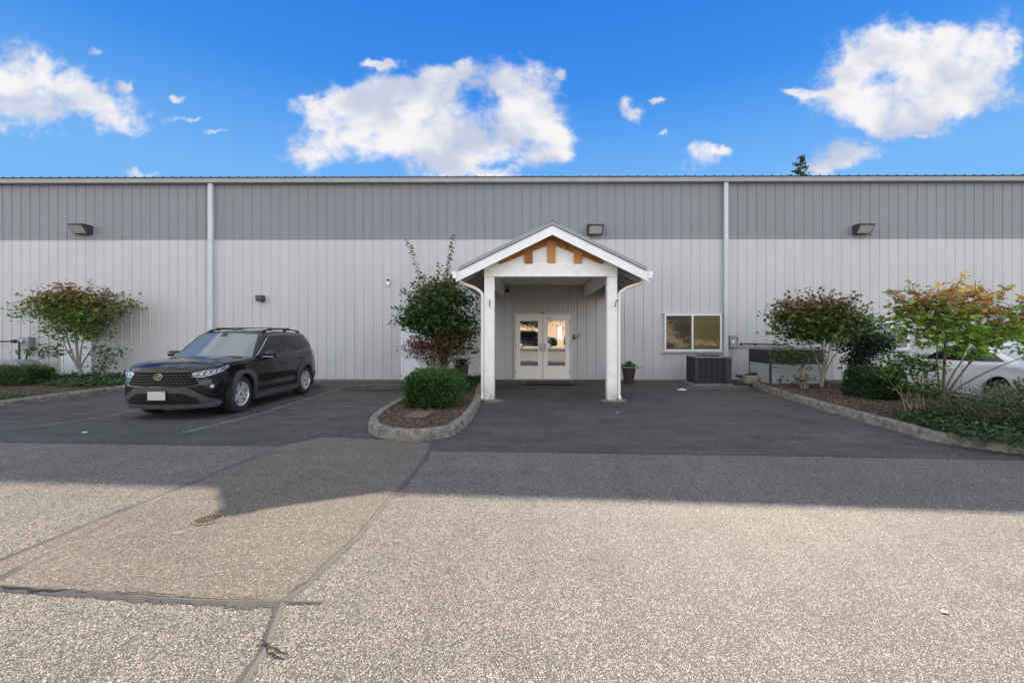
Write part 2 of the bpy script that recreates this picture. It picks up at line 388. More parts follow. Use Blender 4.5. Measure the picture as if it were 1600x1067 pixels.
def mixc(pal, n, r):
    pal = np.array(pal, float); w = r.random((n, 1)); i = r.integers(0, len(pal), n); j = r.integers(0, len(pal), n)
    return (pal[i] * w + pal[j] * (1 - w)) * r.uniform(.75, 1.25, (n, 1))

# ------------------------------------------------------------------ materials
ROADM = asphalt('road asphalt', (.325, .300, .278), (.080, .073, .066), 112, contrast=.38, bump=1.0, big=.07, frac=.22, mid=22, midamt=.07)
LOTM = asphalt('lot asphalt', (.113, .109, .105), (.053, .051, .049), 120, contrast=.9, bump=.5, big=.24, frac=.40, mid=34, midamt=.34)
TRENCHM = asphalt('trench asphalt', (.232, .207, .180), (.092, .081, .070), 130, contrast=.9, bump=.7, big=.08, frac=.33, mid=30, midamt=.09)
TAR = mat('tar', (.115, .102, .090), .75, noise_amt=.35, nscale=9, bump=.3, bscale=60)
DARKTAR = mat('dark tar', (.030, .029, .031), .6, noise_amt=.3, nscale=9)
CRACK = mat('crack dirt', (.018, .015, .012), 1)
KERBM = mat('kerb concrete', (.215, .20, .17), .9, noise_amt=.62, nscale=9, bump=.8, bscale=70)
CONC = mat('old concrete', (.20, .19, .17), .9, noise_amt=.35, nscale=6, bump=.3, bscale=60)
MULCH = mat('mulch', (.075, .040, .026), 1, noise_amt=.6, nscale=30, bump=1, bscale=50)
SOIL = mat('soil', (.055, .038, .028), 1, noise_amt=.5, nscale=20, bump=1, bscale=40)
PAINT = mat('worn line paint', (.155, .15, .14), .9, noise_amt=.5, nscale=22, dark=(.085, .080, .075))
def siding_mat(name, col, dirt, dirtamt):
    m = mat(name, col, .45); nt = m.node_tree; N = nt.nodes; L = nt.links; p = N['Principled BSDF']
    tc = N.new('ShaderNodeTexCoord'); mp = N.new('ShaderNodeMapping'); mp.inputs['Scale'].default_value = (9, 9, .35); L.new(tc.outputs['Object'], mp.inputs[0])
    n = N.new('ShaderNodeTexNoise'); n.inputs['Scale'].default_value = 1; n.inputs['Detail'].default_value = 8; n.inputs['Roughness'].default_value = .7; L.new(mp.outputs[0], n.inputs[0])
    n2 = N.new('ShaderNodeTexNoise'); n2.inputs['Scale'].default_value = .35; n2.inputs['Detail'].default_value = 4; L.new(tc.outputs['Object'], n2.inputs[0])
    r = N.new('ShaderNodeMapRange'); L.new(n.outputs[0], r.inputs[0]); r.inputs[1].default_value = .48; r.inputs[2].default_value = .75
    mu = N.new('ShaderNodeMath'); mu.operation = 'MULTIPLY'; L.new(r.outputs[0], mu.inputs[0]); mu.inputs[1].default_value = dirtamt
    # slight splash dirt at the foot
    sp = N.new('ShaderNodeSeparateXYZ'); L.new(tc.outputs['Object'], sp.inputs[0])
    ft = N.new('ShaderNodeMapRange'); L.new(sp.outputs[2], ft.inputs[0]); ft.inputs[1].default_value = .45; ft.inputs[2].default_value = 0; ft.inputs[3].default_value = 0; ft.inputs[4].default_value = .35
    ad = N.new('ShaderNodeMath'); ad.operation = 'ADD'; ad.use_clamp = True; L.new(mu.outputs[0], ad.inputs[0])
    fm = N.new('ShaderNodeMath'); fm.operation = 'MULTIPLY'; L.new(ft.outputs[0], fm.inputs[0]); L.new(n2.outputs[0], fm.inputs[1]); L.new(fm.outputs[0], ad.inputs[1])
    mx = N.new('ShaderNodeMixRGB'); L.new(ad.outputs[0], mx.inputs[0]); mx.inputs[1].default_value = (*col, 1); mx.inputs[2].default_value = (*dirt, 1)
    pr = N.new('ShaderNodeMapRange'); L.new(n2.outputs[0], pr.inputs[0]); pr.inputs[3].default_value = .90; pr.inputs[4].default_value = 1.08
    vm = N.new('ShaderNodeVectorMath'); vm.operation = 'SCALE'; L.new(mx.outputs[0], vm.inputs[0]); L.new(pr.outputs[0], vm.inputs['Scale'])
    L.new(vm.outputs[0], p.inputs['Base Color']); p.inputs['Specular IOR Level'].default_value = .3
    return m
SIDW = siding_mat('white siding', (.49, .485, .48), (.38, .38, .36), .45)
SIDG = siding_mat('grey siding', (.222, .228, .240), (.175, .18, .185), .45)
WHITE = mat('white paint', (.80, .79, .775), .45, noise_amt=.08, nscale=4)
WOODW = mat('white painted wood', (.82, .80, .77), .6, noise_amt=.10, nscale=6, bump=.15, bscale=30)
def grime(m, z0, z1, col, amt):
    nt = m.node_tree; N = nt.nodes; L = nt.links; p = N['Principled BSDF']; src = p.inputs['Base Color'].links[0].from_socket
    tc = N.new('ShaderNodeTexCoord'); sp = N.new('ShaderNodeSeparateXYZ'); L.new(tc.outputs['Object'], sp.inputs[0])
    mr = N.new('ShaderNodeMapRange'); L.new(sp.outputs[2], mr.inputs[0]); mr.inputs[1].default_value = z1; mr.inputs[2].default_value = z0; mr.inputs[3].default_value = -.25; mr.inputs[4].default_value = .75
    n = N.new('ShaderNodeTexNoise'); n.inputs['Scale'].default_value = 9; n.inputs['Detail'].default_value = 8; L.new(tc.outputs['Object'], n.inputs[0])
    a = N.new('ShaderNodeMath'); a.operation = 'MULTIPLY'; a.use_clamp = True; L.new(mr.outputs[0], a.inputs[0]); L.new(n.outputs[0], a.inputs[1])
    b = N.new('ShaderNodeMath'); b.operation = 'MULTIPLY'; b.use_clamp = True; L.new(a.outputs[0], b.inputs[0]); b.inputs[1].default_value = amt
    mx = N.new('ShaderNodeMixRGB'); L.new(b.outputs[0], mx.inputs[0]); L.new(src, mx.inputs[1]); mx.inputs[2].default_value = (*col, 1); L.new(mx.outputs[0], p.inputs['Base Color'])
grime(WOODW, .0, .5, (.25, .22, .17), 1.6)
DOORM = mat('cream door paint', (.82, .76, .69), .4)
TRIMG = mat('light grey trim', (.50, .52, .54), .4, noise_amt=.10, nscale=3, stretch=(1, 1, .3))
GUTM = mat('gutter', (.46, .46, .44), .4, noise_amt=.12, nscale=2)
ROOFM = mat('roof metal', (.022, .028, .042), .95, spec=.05)
PORCHROOF = mat('porch roof metal', (.26, .27, .29), .5)
BARE = mat('bare brown board', (.40, .15, .045), .75, noise_amt=.35, nscale=5, stretch=(1, 1, .3))
OSB = mat('strand board', (.60, .30, .10), .8, noise_amt=.65, nscale=42, dark=(.28, .10, .03))
VOID = mat('dark opening', (.004, .004, .004), .95)
BLACK = mat('black plastic', (.015, .015, .016), .5)
DGREY = mat('dark grey metal', (.05, .052, .06), .5, noise_amt=.15, nscale=6)
STEEL = mat('galvanised steel', (.42, .43, .44), .45, metal=.6, noise_amt=.2, nscale=8)
LENS = mat('dusty lamp lens', (.42, .41, .37), .25, noise_amt=.35, nscale=14)
BRONZE = mat('bronze housing', (.055, .05, .045), .5, noise_amt=.25, nscale=12)
DGLASS = glass_mat('door glass', .50)
WGLASS = glass_mat('window glass', .01, clear=.95)
BARK = mat('bark', (.20, .15, .11), .9, noise_amt=.45, nscale=18, bump=.4, bscale=50)
PALEBARK = mat('pale bark', (.34, .30, .25), .9, noise_amt=.35, nscale=15)
TANBARK = mat('tan stems', (.42, .30, .17), .9, noise_amt=.35, nscale=15)
LEAFM = leaf_mat('leaves'); HEDGEM = leaf_mat('hedge leaves', .2, .45); COVERM = leaf_mat('ground cover leaves', .2, .6)
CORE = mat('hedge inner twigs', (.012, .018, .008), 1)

# ------------------------------------------------------------------ ground
def axis(lo, hi, fine_lo, fine_hi, f):
    a = list(np.arange(fine_lo, fine_hi + 1e-6, f)); s = f
    x = fine_hi
    while x < hi: s *= 1.6; x += s; a.append(min(x, hi))
    x = fine_lo; s = f
    while x > lo: s *= 1.6; x -= s; a.insert(0, max(x, lo))
    return a
def make_ground():
    xs = axis(-400, 400, -13, 13, .25); ys = axis(-400, 600, -3, 9, .25)
    v = [(x, y, hgt(x, y)) for x in xs for y in ys]; w = len(ys)
    f = [(i*w+j, (i+1)*w+j, (i+1)*w+j+1, i*w+j+1) for i in range(len(xs)-1) for j in range(w-1)]
    m = MB(); m.add(v, f); o = m.build('road', ROADM, smooth=60); tag(o, kind='structure')
make_ground()
def sheet(name, poly, m, dz, step=.25):
    P, F, nb = cdt_fill(poly, step); b = MB(); b.add([(x, y, hgt(x, y) + dz) for x, y in P], F); return tag(b.build(name, m, smooth=60), kind='structure')
seam = [G(0, 691), G(215, 694), G(430, 697)]
seam2 = [G(680, 704.5), G(800, 706), G(1000, 709), G(1300, 713.5), G(1600, 719)]
lot = [(-24, 14.3), (-24, seam[0].y + .3)] + [(p.x, p.y) for p in seam + seam2] + [(24, 4.9), (24, 14.3)]
sheet('parking_lot', lot, LOTM, .0025)
tL = [(505,683),(440,697),(370,725),(300,755),(150,815),(0,877)]
tR = [(672,691),(670,705),(655,728),(620,767),(550,845),(480,910),(437,941)]
tp = [G(*p) for p in tL] + [G(-260, 975), G(-260, 905), G(0, 918), G(125, 927), G(300, 934)] + [G(*p) for p in tR[::-1]]
sheet('trench_patch', [(p.x, p.y) for p in tp], TRENCHM, .005, .2)

def ribbon(mb, pts, w, dz, jit=.15, seed=0, mi=0, taper=False, flat=False):
    r = random.Random(seed); pts = [Vector(p).to_2d() for p in pts]; dense = []
    for a, b in zip(pts, pts[1:]):
        k = max(1, int((b - a).length / .07))
        dense += [a + (b - a) * (i / k) for i in range(k)]
    dense.append(pts[-1]); n = len(dense); vs = []
    for i, p in enumerate(dense):
        t = (dense[min(i+1, n-1)] - dense[max(i-1, 0)]).normalized(); nn = Vector((-t.y, t.x))
        ww = (w if flat else w * .95) * (1 + jit * noise.noise(Vector((p.x * 3, p.y * 3, seed)))*2) * (1 + jit * r.uniform(-.5, .5))
        c = p + nn * w * jit * noise.noise(Vector((p.x * 1.5, p.y * 1.5, seed + 9)))
        if taper: ww *= math.sin(math.pi * (i + .3) / (n + .6)) ** .5
        for q, zz_ in ((c + nn * ww / 2, .0015), (c, dz * .5), (c - nn * ww / 2, .0015)): vs.append((q.x, q.y, hgt(q.x, q.y) + (zz_ if not flat else dz * .55)))
    mb.add(vs, [(3*i+k, 3*i+k+1, 3*i+k+4, 3*i+k+3) for i in range(n - 1) for k in (0, 1)], mi)
def feather(o):
    me = o.data; a = me.attributes.new('Edge', 'FLOAT', 'POINT'); a.data.foreach_set('value', [1.0 if i % 3 == 1 else 0.0 for i in range(len(me.vertices))]); return o
def soft_mat(name, col, rough, spec, lo=.08, hi=.45, top=1.0):
    m = bpy.data.materials.new(name); m.use_nodes = True; nt = m.node_tree; N = nt.nodes; L = nt.links; p = N['Principled BSDF']
    p.inputs['Roughness'].default_value = rough; p.inputs['Specular IOR Level'].default_value = spec
    tc = N.new('ShaderNodeTexCoord'); n = N.new('ShaderNodeTexNoise'); n.inputs['Scale'].default_value = 38; n.inputs['Detail'].default_value = 6; L.new(tc.outputs['Object'], n.inputs[0])
    n2 = N.new('ShaderNodeTexNoise'); n2.inputs['Scale'].default_value = 5; n2.inputs['Detail'].default_value = 5; L.new(tc.outputs['Object'], n2.inputs[0])
    mx = N.new('ShaderNodeMixRGB'); mx.inputs[1].default_value = (*[c * .75 for c in col], 1); mx.inputs[2].default_value = (*[c * 1.3 for c in col], 1); L.new(n2.outputs[0], mx.inputs[0]); L.new(mx.outputs[0], p.inputs['Base Color'])
    a = N.new('ShaderNodeAttribute'); a.attribute_name = 'Edge'
    s1 = N.new('ShaderNodeMath'); s1.operation = 'MULTIPLY_ADD'; L.new(n.outputs[0], s1.inputs[0]); s1.inputs[1].default_value = 1.9; s1.inputs[2].default_value = -.95
    s2 = N.new('ShaderNodeMath'); s2.operation = 'ADD'; L.new(a.outputs['Fac'], s2.inputs[0]); L.new(s1.outputs[0], s2.inputs[1])
    r = N.new('ShaderNodeMapRange'); L.new(s2.outputs[0], r.inputs[0]); r.inputs[1].default_value = lo; r.inputs[2].default_value = hi; r.inputs[4].default_value = top
    L.new(r.outputs[0], p.inputs['Alpha']); return m
TAR = soft_mat('tar', (.072, .066, .060), .65, .45, lo=.02, hi=.30, top=.92)
DARKTAR = soft_mat('dark tar', (.040, .040, .043), .6, .4, top=.75)  # darker, bluish copy of the tar for the joint seams
PAINT = soft_mat('worn line paint', (.25, .25, .24), .9, .3, lo=.0, hi=.9, top=.6)
BLUEP = (.20, .25, .28)
def px_line(l): return [G(*p) for p in l]
b = MB()
ribbon(b, px_line(tL) + [G(-200, 955)], .095, .014, .35, 1)
ribbon(b, px_line(tR) , .085, .015, .35, 3)
ribbon(b, px_line([(437,941),(420,985),(412,1015),(385,1066),(370,1110)]), .085, .016, .45, 4)
ribbon(b, px_line([(-200,912),(0,920),(125,929),(300,936),(437,941)]), .085, .0175, .5, 5)
ribbon(b, px_line([(380,939),(437,941),(505,941)]), .05, .016, .6, 6, taper=True)
tag(feather(b.build('tar_seam', TAR)), kind='structure')
b = MB()
ribbon(b, px_line([(435,706),(400,716),(365,728),(330,742),(297,756),(190,806),(0,903),(-180,1000)]), .06, .019, .8, 2)
tag(feather(b.build('second_tar_seam', TAR)), kind='structure')
b = MB()
ribbon(b, px_line([(0,691),(215,694),(430,697)]), .022, .013, .6, 21)
ribbon(b, px_line([(680,704.5),(800,706),(1000,709),(1300,713.5),(1600,719)]), .022, .013, .6, 22)
ribbon(b, px_line([(820,697),(900,700),(970,703)]), .02, .013, .6, 24, taper=True)
ribbon(b, px_line([(500,683),(470,688),(440,694)]), .10, .0165, .6, 23, taper=True)
ribbon(b, px_line([(60,640),(200,645)]), .03, .013, .6, 25, taper=True)
ribbon(b, px_line([(410,652),(520,654)]), .03, .013, .6, 26, taper=True)
tag(feather(b.build('dark_joint_seam', DARKTAR)), kind='structure')
b = MB()
def crack(l, w, seed):
    r = random.Random(seed); pts = px_line(l); out = []
    for a, c in zip(pts, pts[1:]):
        k = max(2, int((c - a).length / .05))
        for i in range(k):
            p = a + (c - a) * (i / k); out.append(p + Vector((r.uniform(-1, 1), r.uniform(-1, 1), 0)) * .010)
    ribbon(b, out, w, .021, .9, seed, taper=True, flat=True)
crack([(0,917),(60,922),(115,924),(135,927)], .014, 1)
crack([(120,925),(250,930),(330,933),(430,937)], .007, 2)
crack([(408,1002),(425,1014),(440,1021),(455,1030)], .010, 3)
crack([(455,925),(470,915),(485,911)], .005, 4)
tag(b.build('pavement_crack', CRACK), kind='structure')
b = MB()
ribbon(b, [(-5.15, 11.6), (-5.03, 6.2)], .10, .012, .3, 31, flat=True)
ribbon(b, [(-7.72, 11.6), (-7.66, 6.3)], .10, .012, .3, 32, flat=True)
tag(feather(b.build('stall_line', PAINT)), kind='structure')
b = MB(); b.box(-23.9, -3, 13.55, 14.15, .0, .022); b.box(-.9, 5.2, 13.7, 14.15, 0, .021)
tag(b.build('wall_apron', mat('apron concrete', (.10, .098, .09), .95, noise_amt=.4, nscale=4)), kind='structure')

# kerbs
def smooth_path(pts, step=.1):
    pts = [Vector(p).to_2d() for p in pts]; out = []
    for i in range(len(pts) - 1):
        p0 = pts[max(i-1, 0)]; p1 = pts[i]; p2 = pts[i+1]; p3 = pts[min(i+2, len(pts)-1)]
        k = max(2, int((p2 - p1).length / step))
        for j in range(k):
            t = j / k; out.append(.5 * ((2*p1) + (p2-p0)*t + (2*p0-5*p1+4*p2-p3)*t*t + (3*p1-p0-3*p2+p3)*t**3))
    out.append(pts[-1]); return out
KPROF = [(0, -.05), (.012, .10), (.03, .138), (.055, .15), (.125, .155), (.15, .14), (.152, .02)]
def kerb(name, pts, side, joints):
    path = smooth_path(pts); b = MB(); n = len(path); cum = [0]
    for i in range(1, n): cum.append(cum[-1] + (path[i] - path[i-1]).length)
    segs = []; start = 0
    for jd in list(joints) + [1e9]:
        idx = next((i for i in range(n) if cum[i] >= jd), n - 1); segs.append((start, idx)); start = idx
        if idx == n - 1: break
    ins = []
    for (a, c) in segs:
        vs = []; m = 0
        for i in range(a, c + 1):
            t = (path[min(i+1, n-1)] - path[max(i-1, 0)]).normalized(); nn = Vector((-t.y, t.x)) * side
            p = path[i]
            if i == a and a > 0: p = p + t * .008
            if i == c and c < n - 1: p = p - t * .008
            for d, z in KPROF:
                q = p + nn * d; jz = .006 * noise.noise(Vector((q.x*4, q.y*4, z*9)))
                vs.append((q.x + jz, q.y + jz, z + jz + hgt(p.x, p.y)))
            m += 1
        w = len(KPROF)
        fs = [(i*w+j, (i+1)*w+j, (i+1)*w+j+1, i*w+j+1) for i in range(m-1) for j in range(w-1)]
        if side > 0: fs = [f[::-1] for f in fs]
        fs += [tuple(range(w)), tuple(range((m-1)*w, m*w))[::-1]]
        b.add(vs, fs)
    for i in range(n):
        t = (path[min(i+1, n-1)] - path[max(i-1, 0)]).normalized(); nn = Vector((-t.y, t.x)) * side
        ins.append(path[i] + nn * .14)
    tag(b.build(name, KERBM, smooth=40), kind='structure'); return ins
isl = [(-3.0, 14.1), (-2.92, 11), (-2.80, 9.4)] + [tuple(G(*p).to_2d()) for p in ((590,652),(575,668),(580,679),(607,687),(639,690),(672,688),(706,682),(725,670),(738,657),(751,631))] + [(-1.22, 11.5), (-1.3, 14.1)]
isl_in = kerb('island_kerb', isl, 1, [2.0, 4.6, 8.02, 9.6, 12.2])
rk = [(6.55, 12.6)] + [tuple(G(*p).to_2d()) for p in ((1180,607),(1270,637),(1342,658),(1390,671),(1450,688),(1525,701),(1600,710.5))] + [(7.6, 5.0), (9.6, 4.75), (13, 4.7)]
rk_in = kerb('right_kerb', rk, 1, [2.7, 5.8, 8.6, 11.5])
lk = [(-10.62, 14.1), (-10.6, 11), (-10.6, 8), (-10.6, 5.0)]
lk_in = kerb('left_kerb', lk, -1, [3.0, 6.0])

def bed(name, poly, m, z0=.10, amp=.03, step=.15):
    P, F, nb = cdt_fill(poly, step); b = MB()
    vs = [(x, y, z0 + hgt(x, y) + (0 if i < nb else amp + amp * noise.noise(Vector((x*2, y*2, 1))))) for i, (x, y) in enumerate(P)]
    b.add(vs, F); return tag(b.build(name, m, smooth=60), kind='structure')
isl_poly = [tuple(p) for p in isl_in]; bed('island_bed', isl_poly[::2] , MULCH, .115, .02)
rpoly = [tuple(p) for p in rk_in[::2]] + [(13, 8.3), (8.75, 8.5), (8.75, 12.6)]
bed('right_bed', rpoly, SOIL, .11, .03)
lpoly = [tuple(p) for p in lk_in[::2]] + [(-24, 5), (-24, 14.1)]
bed('left_bed', lpoly, SOIL, .11, .03)

def chips(name, label, poly, n, pal, size, z0=.14, cat='mulch', tilt=.35, tmpl=CHIP, m=None, zspread=.0, seed=3):
    r = np.random.default_rng(seed); xs = [p[0] for p in poly]; ys = [p[1] for p in poly]; pos = []
    while len(pos) < n:
        x = r.uniform(min(xs), max(xs)); y = r.uniform(min(ys), max(ys))
        if inpoly(x, y, poly): pos.append((x, y, z0 + hgt(x, y) + abs(r.normal(0, 1)) * zspread))
    o = scatter(name, m or COVERM, *tmpl, pos, rot_rand(n, tilt, r=r), r.uniform(.6, 1.4, n) * size, mixc(pal, n, r))
    return tag(o, label, cat, kind='stuff')
MP = [(.15,.06,.035),(.09,.038,.022),(.20,.13,.10),(.10,.05,.03),(.28,.20,.17)]
chips('bark_mulch', 'reddish brown bark chips covering the curved planting island', isl_poly, 5200, MP, .032, .142, zspread=.008)
chips('bark_mulch', 'brown bark chips and dry leaves on the right planting bed', [(5.9,12.4),(5.95,6.9),(7.3,6.9),(8.7,8.6),(8.7,12.4)], 5000, MP, .035, .145, zspread=.008, seed=5)
chips('bark_mulch', 'dark bark chips on the left bed in front of the hedge', [(-10.8,13.9),(-10.8,7.5),(-15,8),(-18,13.9)], 6000, [(.05,.03,.022),(.09,.05,.035),(.16,.11,.08)], .035, .145, zspread=.008, seed=6)
GC = [(.020,.050,.018),(.035,.075,.025),(.05,.10,.03),(.025,.055,.025)]
chips('ground_cover', 'low dark green ground cover along the back of the left bed', [(-10.85,13.6),(-10.8,11.2),(-11.6,10.9),(-13.2,11.6),(-14.6,12.0),(-14.6,13.9),(-11,13.9)], 7000, GC, .07, .16, 'ground cover', .7, OVAL, zspread=.06, seed=7)
chips('ground_cover', 'low dark green ground cover at the back of the island by the porch post', [(-1.45,13.5),(-1.4,9.7),(-1.75,9.4),(-2.2,10.4),(-2.1,13.5)], 3600, GC, .055, .15, 'ground cover', .7, OVAL, zspread=.045, seed=8)
chips('ground_cover', 'dark green ivy-like ground cover spreading along the right kerb', [(6.0,7.3),(5.93,6.6),(6.0,5.95),(6.4,5.55),(7.2,5.3),(9,5.05),(13,4.95),(13,7.5),(8.2,8.0),(7,7.5)], 26000, GC + [(.06,.09,.03)], .06, .15, 'ground cover', .75, OVAL, zspread=.07, seed=9)
chips('ground_cover', 'pale green weeds at the left front end of the left bed', [(-10.9,9.6),(-10.85,8.3),(-12.5,8.3),(-13,9.6)], 1500, [(.08,.13,.03),(.05,.09,.03)], .05, .15, 'ground cover', .7, OVAL, zspread=.04, seed=10)

# ------------------------------------------------------------------ warehouse
WX0, WX1 = -25.0, 25.0; BANDZ = AT(860, 374.5, WY).z; EZ = AT(860, 280, 14.0).z
def rib_profile(p0, p1, pitch=.3048, ph=0.0):
    one = [(0, 0), (.014, .023), (.034, .023), (.048, 0), (.118, 0), (.126, .0045), (.140, .0045), (.148, 0), (.202, 0), (.210, .0045), (.224, .0045), (.232, 0)]
    out = []; k = math.floor((p0 - ph) / pitch)
    while ph + k * pitch < p1:
        for a, h in one:
            x = ph + k * pitch + a
            if p0 <= x <= p1: out.append((x, h))
        k += 1
    return [(p0, 0)] + out + [(p1, 0)]
def wall_strip(x0, x1, z0, z1, y=WY, ph=0.05, dy=0.0):
    b = MB(); pr = rib_profile(x0, x1, ph=ph); n = len(pr)
    vs = [(x, y - h + dy, z0) for x, h in pr] + [(x, y - h + dy, z1) for x, h in pr]
    b.add(vs, [(i, i + 1, n + i + 1, n + i) for i in range(n - 1)]); return b
wh = thing('warehouse', 'long metal warehouse with white lower walls, grey upper band and ribbed siding', 'building', (0, WY, 0))
def W(o): o.location = (o.location[0], o.location[1] - WY, o.location[2]); return o
W(wall_strip(WX0, WX1, 0.012, BANDZ).build('lower_wall', SIDW, wh))
W(wall_strip(WX0, WX1, BANDZ, EZ + .05, dy=-.003).build('upper_wall', SIDG, wh))
b = MB(); b.box(WX0, WX1, WY + .05, 40, -.3, EZ - .05); W(b.build('inner_wall', SIDW, wh))
b = MB(); b.box(WX0, WX1, WY - .052, WY + .03, BANDZ - .012, BANDZ + .006); 
# roof with ribs
b = MB(); pr = rib_profile(WX0, WX1, ph=.09); n = len(pr)
zz0 = EZ + .055; y0 = WY - .27
def rz(y): return zz0 + (y - y0) * .08
b.add([(x, y0, rz(y0) + h * 1.15) for x, h in pr] + [(x, 27, rz(27) + h) for x, h in pr], [(i, i+1, n+i+1, n+i) for i in range(n-1)])
b.add([(x, y0, rz(y0) + h * 1.15 ) for x, h in pr] + [(x, y0, rz(y0) - .02) for x, h in pr], [(i+1, i, n+i, n+i+1) for i in range(n-1)])
b.add([(WX0, 27, rz(27)), (WX1, 27, rz(27)), (WX1, 40, zz0), (WX0, 40, zz0)], [(0,1,2,3)])
W(b.build('roof', ROOFM, wh))
gz1 = AT(860, 275.5, WY - .24).z; gz0 = AT(860, 283, WY - .24).z
b = MB(); b.prism([(WY-.24, gz1), (WY-.245, gz1-.03), (WY-.20, gz0+.02), (WY-.19, gz0), (WY-.02, gz0), (WY-.02, gz1)], WX0, WX1, 'x')
W(b.build('gutter', GUTM, wh))
for px, w in ((329, .15), (1134.5, .13)):
    x = AT(px, 400, WY - .1).x
    b = MB(); b.box(x - w/2, x + w/2, WY - .135, WY - .034, .25, gz0 + .004)
    b.box(x - w/2 - .004, x + w/2 + .004, WY - .139, WY - .034, BANDZ - .03, BANDZ + .02)
    b.prism([(WY-.135, .25), (WY-.30, .06), (WY-.24, .03), (WY-.034, .22)], x - w/2, x + w/2, 'x')
    W(b.build('downspout', TRIMG, wh, bevel=.01))
# base flashing strip
b = MB(); b.box(WX0, WX1, WY - .045, WY + .02, .0, .030); W(b.build('base_flashing', mat('base flashing', (.16, .15, .14), .7), wh))

def framed(parent, name, x0, x1, z0, z1, w, m, y0=-.075, y1=.0, bottom=True):
    b = MB(); b.box(x0, x0 + w, y0, y1, z0, z1); b.box(x1 - w, x1, y0, y1, z0, z1); b.box(x0 + w, x1 - w, y0 + .001, y1, z1 - w, z1)
    if bottom: b.box(x0 + w, x1 - w, y0 + .001, y1, z0, z0 + w)
    return b.build(name, m, parent, bevel=.004)
# double door
DX0, DX1 = AT(803, 540, WY-.08).x, AT(893.5, 540, WY-.08).x; DZ = AT(850, 488.5, WY-.08).z
framed(wh, 'door_frame', DX0, DX1, .02, DZ, .05, mat('door frame paint', (.60, .57, .52), .5), bottom=False)
b = MB(); b.box(DX0 + .05, DX1 - .05, -.11, 0, 0, .035); b.build('door_sill', mat('aluminium sill', (.35, .33, .30), .5, metal=.5), wh)
midx = (DX0 + DX1) / 2
for side in (0, 1):
    a, c = (DX0 + .055, midx - .008) if side == 0 else (midx + .008, DX1 - .055)
    zb, zt = .045, DZ - .055
    ga, gc = a + (.155 if side == 0 else .150), c - (.155 if side else .150); gb, gt = AT(850, 571, WY).z, AT(850, 501.5, WY).z
    b = MB()
    b.box(a, ga, -.062, -.02, zb, zt); b.box(gc, c, -.062, -.02, zb, zt); b.box(ga, gc, -.0615, -.02, zb, gb); b.box(ga, gc, -.0615, -.02, gt, zt)
    leaf = b.build('door', DOORM, wh)
    tag(leaf, 'left cream glazed door leaf' if side == 0 else 'right cream glazed door leaf with small blue sticker')
    b = MB(); b.box(ga, gc, -.045, -.038, gb, gt); b.build('glass', DGLASS, leaf)
    b = MB()
    for (p, q, r_, s_) in ((ga - .02, ga, gb - .02, gt + .02), (gc, gc + .02, gb - .02, gt + .02), (ga, gc, gb - .02, gb), (ga, gc, gt, gt + .02)): b.box(p, q, -.068, -.04, r_, s_)
    zbar = AT(850, 543.5, WY).z
    b.box(ga, gc, -.052, -.030, zbar - .012, zbar + .012)
    b.build('glazing_bead', WHITE, leaf)
    hx = c - .055 if side == 0 else a + .055
    b = MB(); b.box(hx - .022, hx + .022, -.069, -.062, .92, 1.20); b.tube([(hx, -.065, .98), (hx, -.115, .98), (hx, -.115, 1.16), (hx, -.065, 1.16)], .010, 8)
    b.build('handle', STEEL, leaf)
    hxx = a if side == 0 else c
    for hz in (.28, 1.08, 1.92):
        b = MB(); b.tube([(hxx, -.07, hz - .07), (hxx, -.07, hz + .07)], .013, 8); b.build('hinge', STEEL, leaf)
    if side:
        s0, s1 = AT(852.5, 497, WY).x, AT(862.5, 497, WY).x
        b = MB(); b.box(s0, s1, -.0655, -.062, AT(0, 499, WY).z, AT(0, 495, WY).z, 0)
        zc = AT(0, 497, WY).z; 
        for k in range(7): b.box(s0 + .02 + k * .024, s0 + .034 + k * .024, -.0675, -.0655, zc - .014, zc + .014, 1)
        b.build('sticker', [mat('sticker white', (.62, .70, .74), .5), mat('sticker teal', (.10, .30, .42), .5)], leaf)
b = MB(); b.box(midx - .045, midx + .045, -.095, -.03, DZ - .03, DZ + .015); b.build('door_top_latch', mat('latch bronze', (.10, .07, .05), .4, metal=.6), wh)
# side doors (flat white)
def side_door(px0, px1, ztop, sign, lab, y=-.07):
    x0, x1 = AT(px0, 560, WY).x, AT(px1, 560, WY).x
    fr = framed(wh, 'service_door_frame', x0, x1, .02, ztop, .06, WHITE, bottom=False)
    b = MB(); b.box(x0 + .062, x1 - .062, -.058, -.01, .05, ztop - .062); d = b.build('service_door', mat('service door paint', (.70, .72, .76), .45), wh, bevel=.004); tag(d, lab)
    kx = x0 + .13
    b = MB(); b.lathe([(0, 0), (.03, 0), (.03, .012), (.012, .016), (.012, .04), (.03, .05), (.026, .072), (0, .076)], 12, Matrix.Translation((kx, -.058, .98)) @ Matrix.Rotation(R(90), 4, 'X'))
    b.build('handle', STEEL, d)
    if sign:
        sx, sz = AT(136, 543, WY).x, AT(136, 543, WY).z
        b = MB(); b.box(sx - .075, sx + .075, -.066, -.058, sz - .045, sz + .045, 0); 
        for k in range(3): b.box(sx - .055, sx + .055 - .02 * k, -.068, -.066, sz + .018 - .022 * k, sz + .026 - .022 * k, 1)
        b.build('door_sign', [mat('grey plaque', (.36, .38, .42), .5), mat('plaque print', (.55, .56, .58), .5)], d)
side_door(99.5, 146, 2.12, True, 'white service door behind the left maple with small grey plaque')
side_door(627.5, 674, 2.12, False, 'pale flat door half hidden by the island maple')
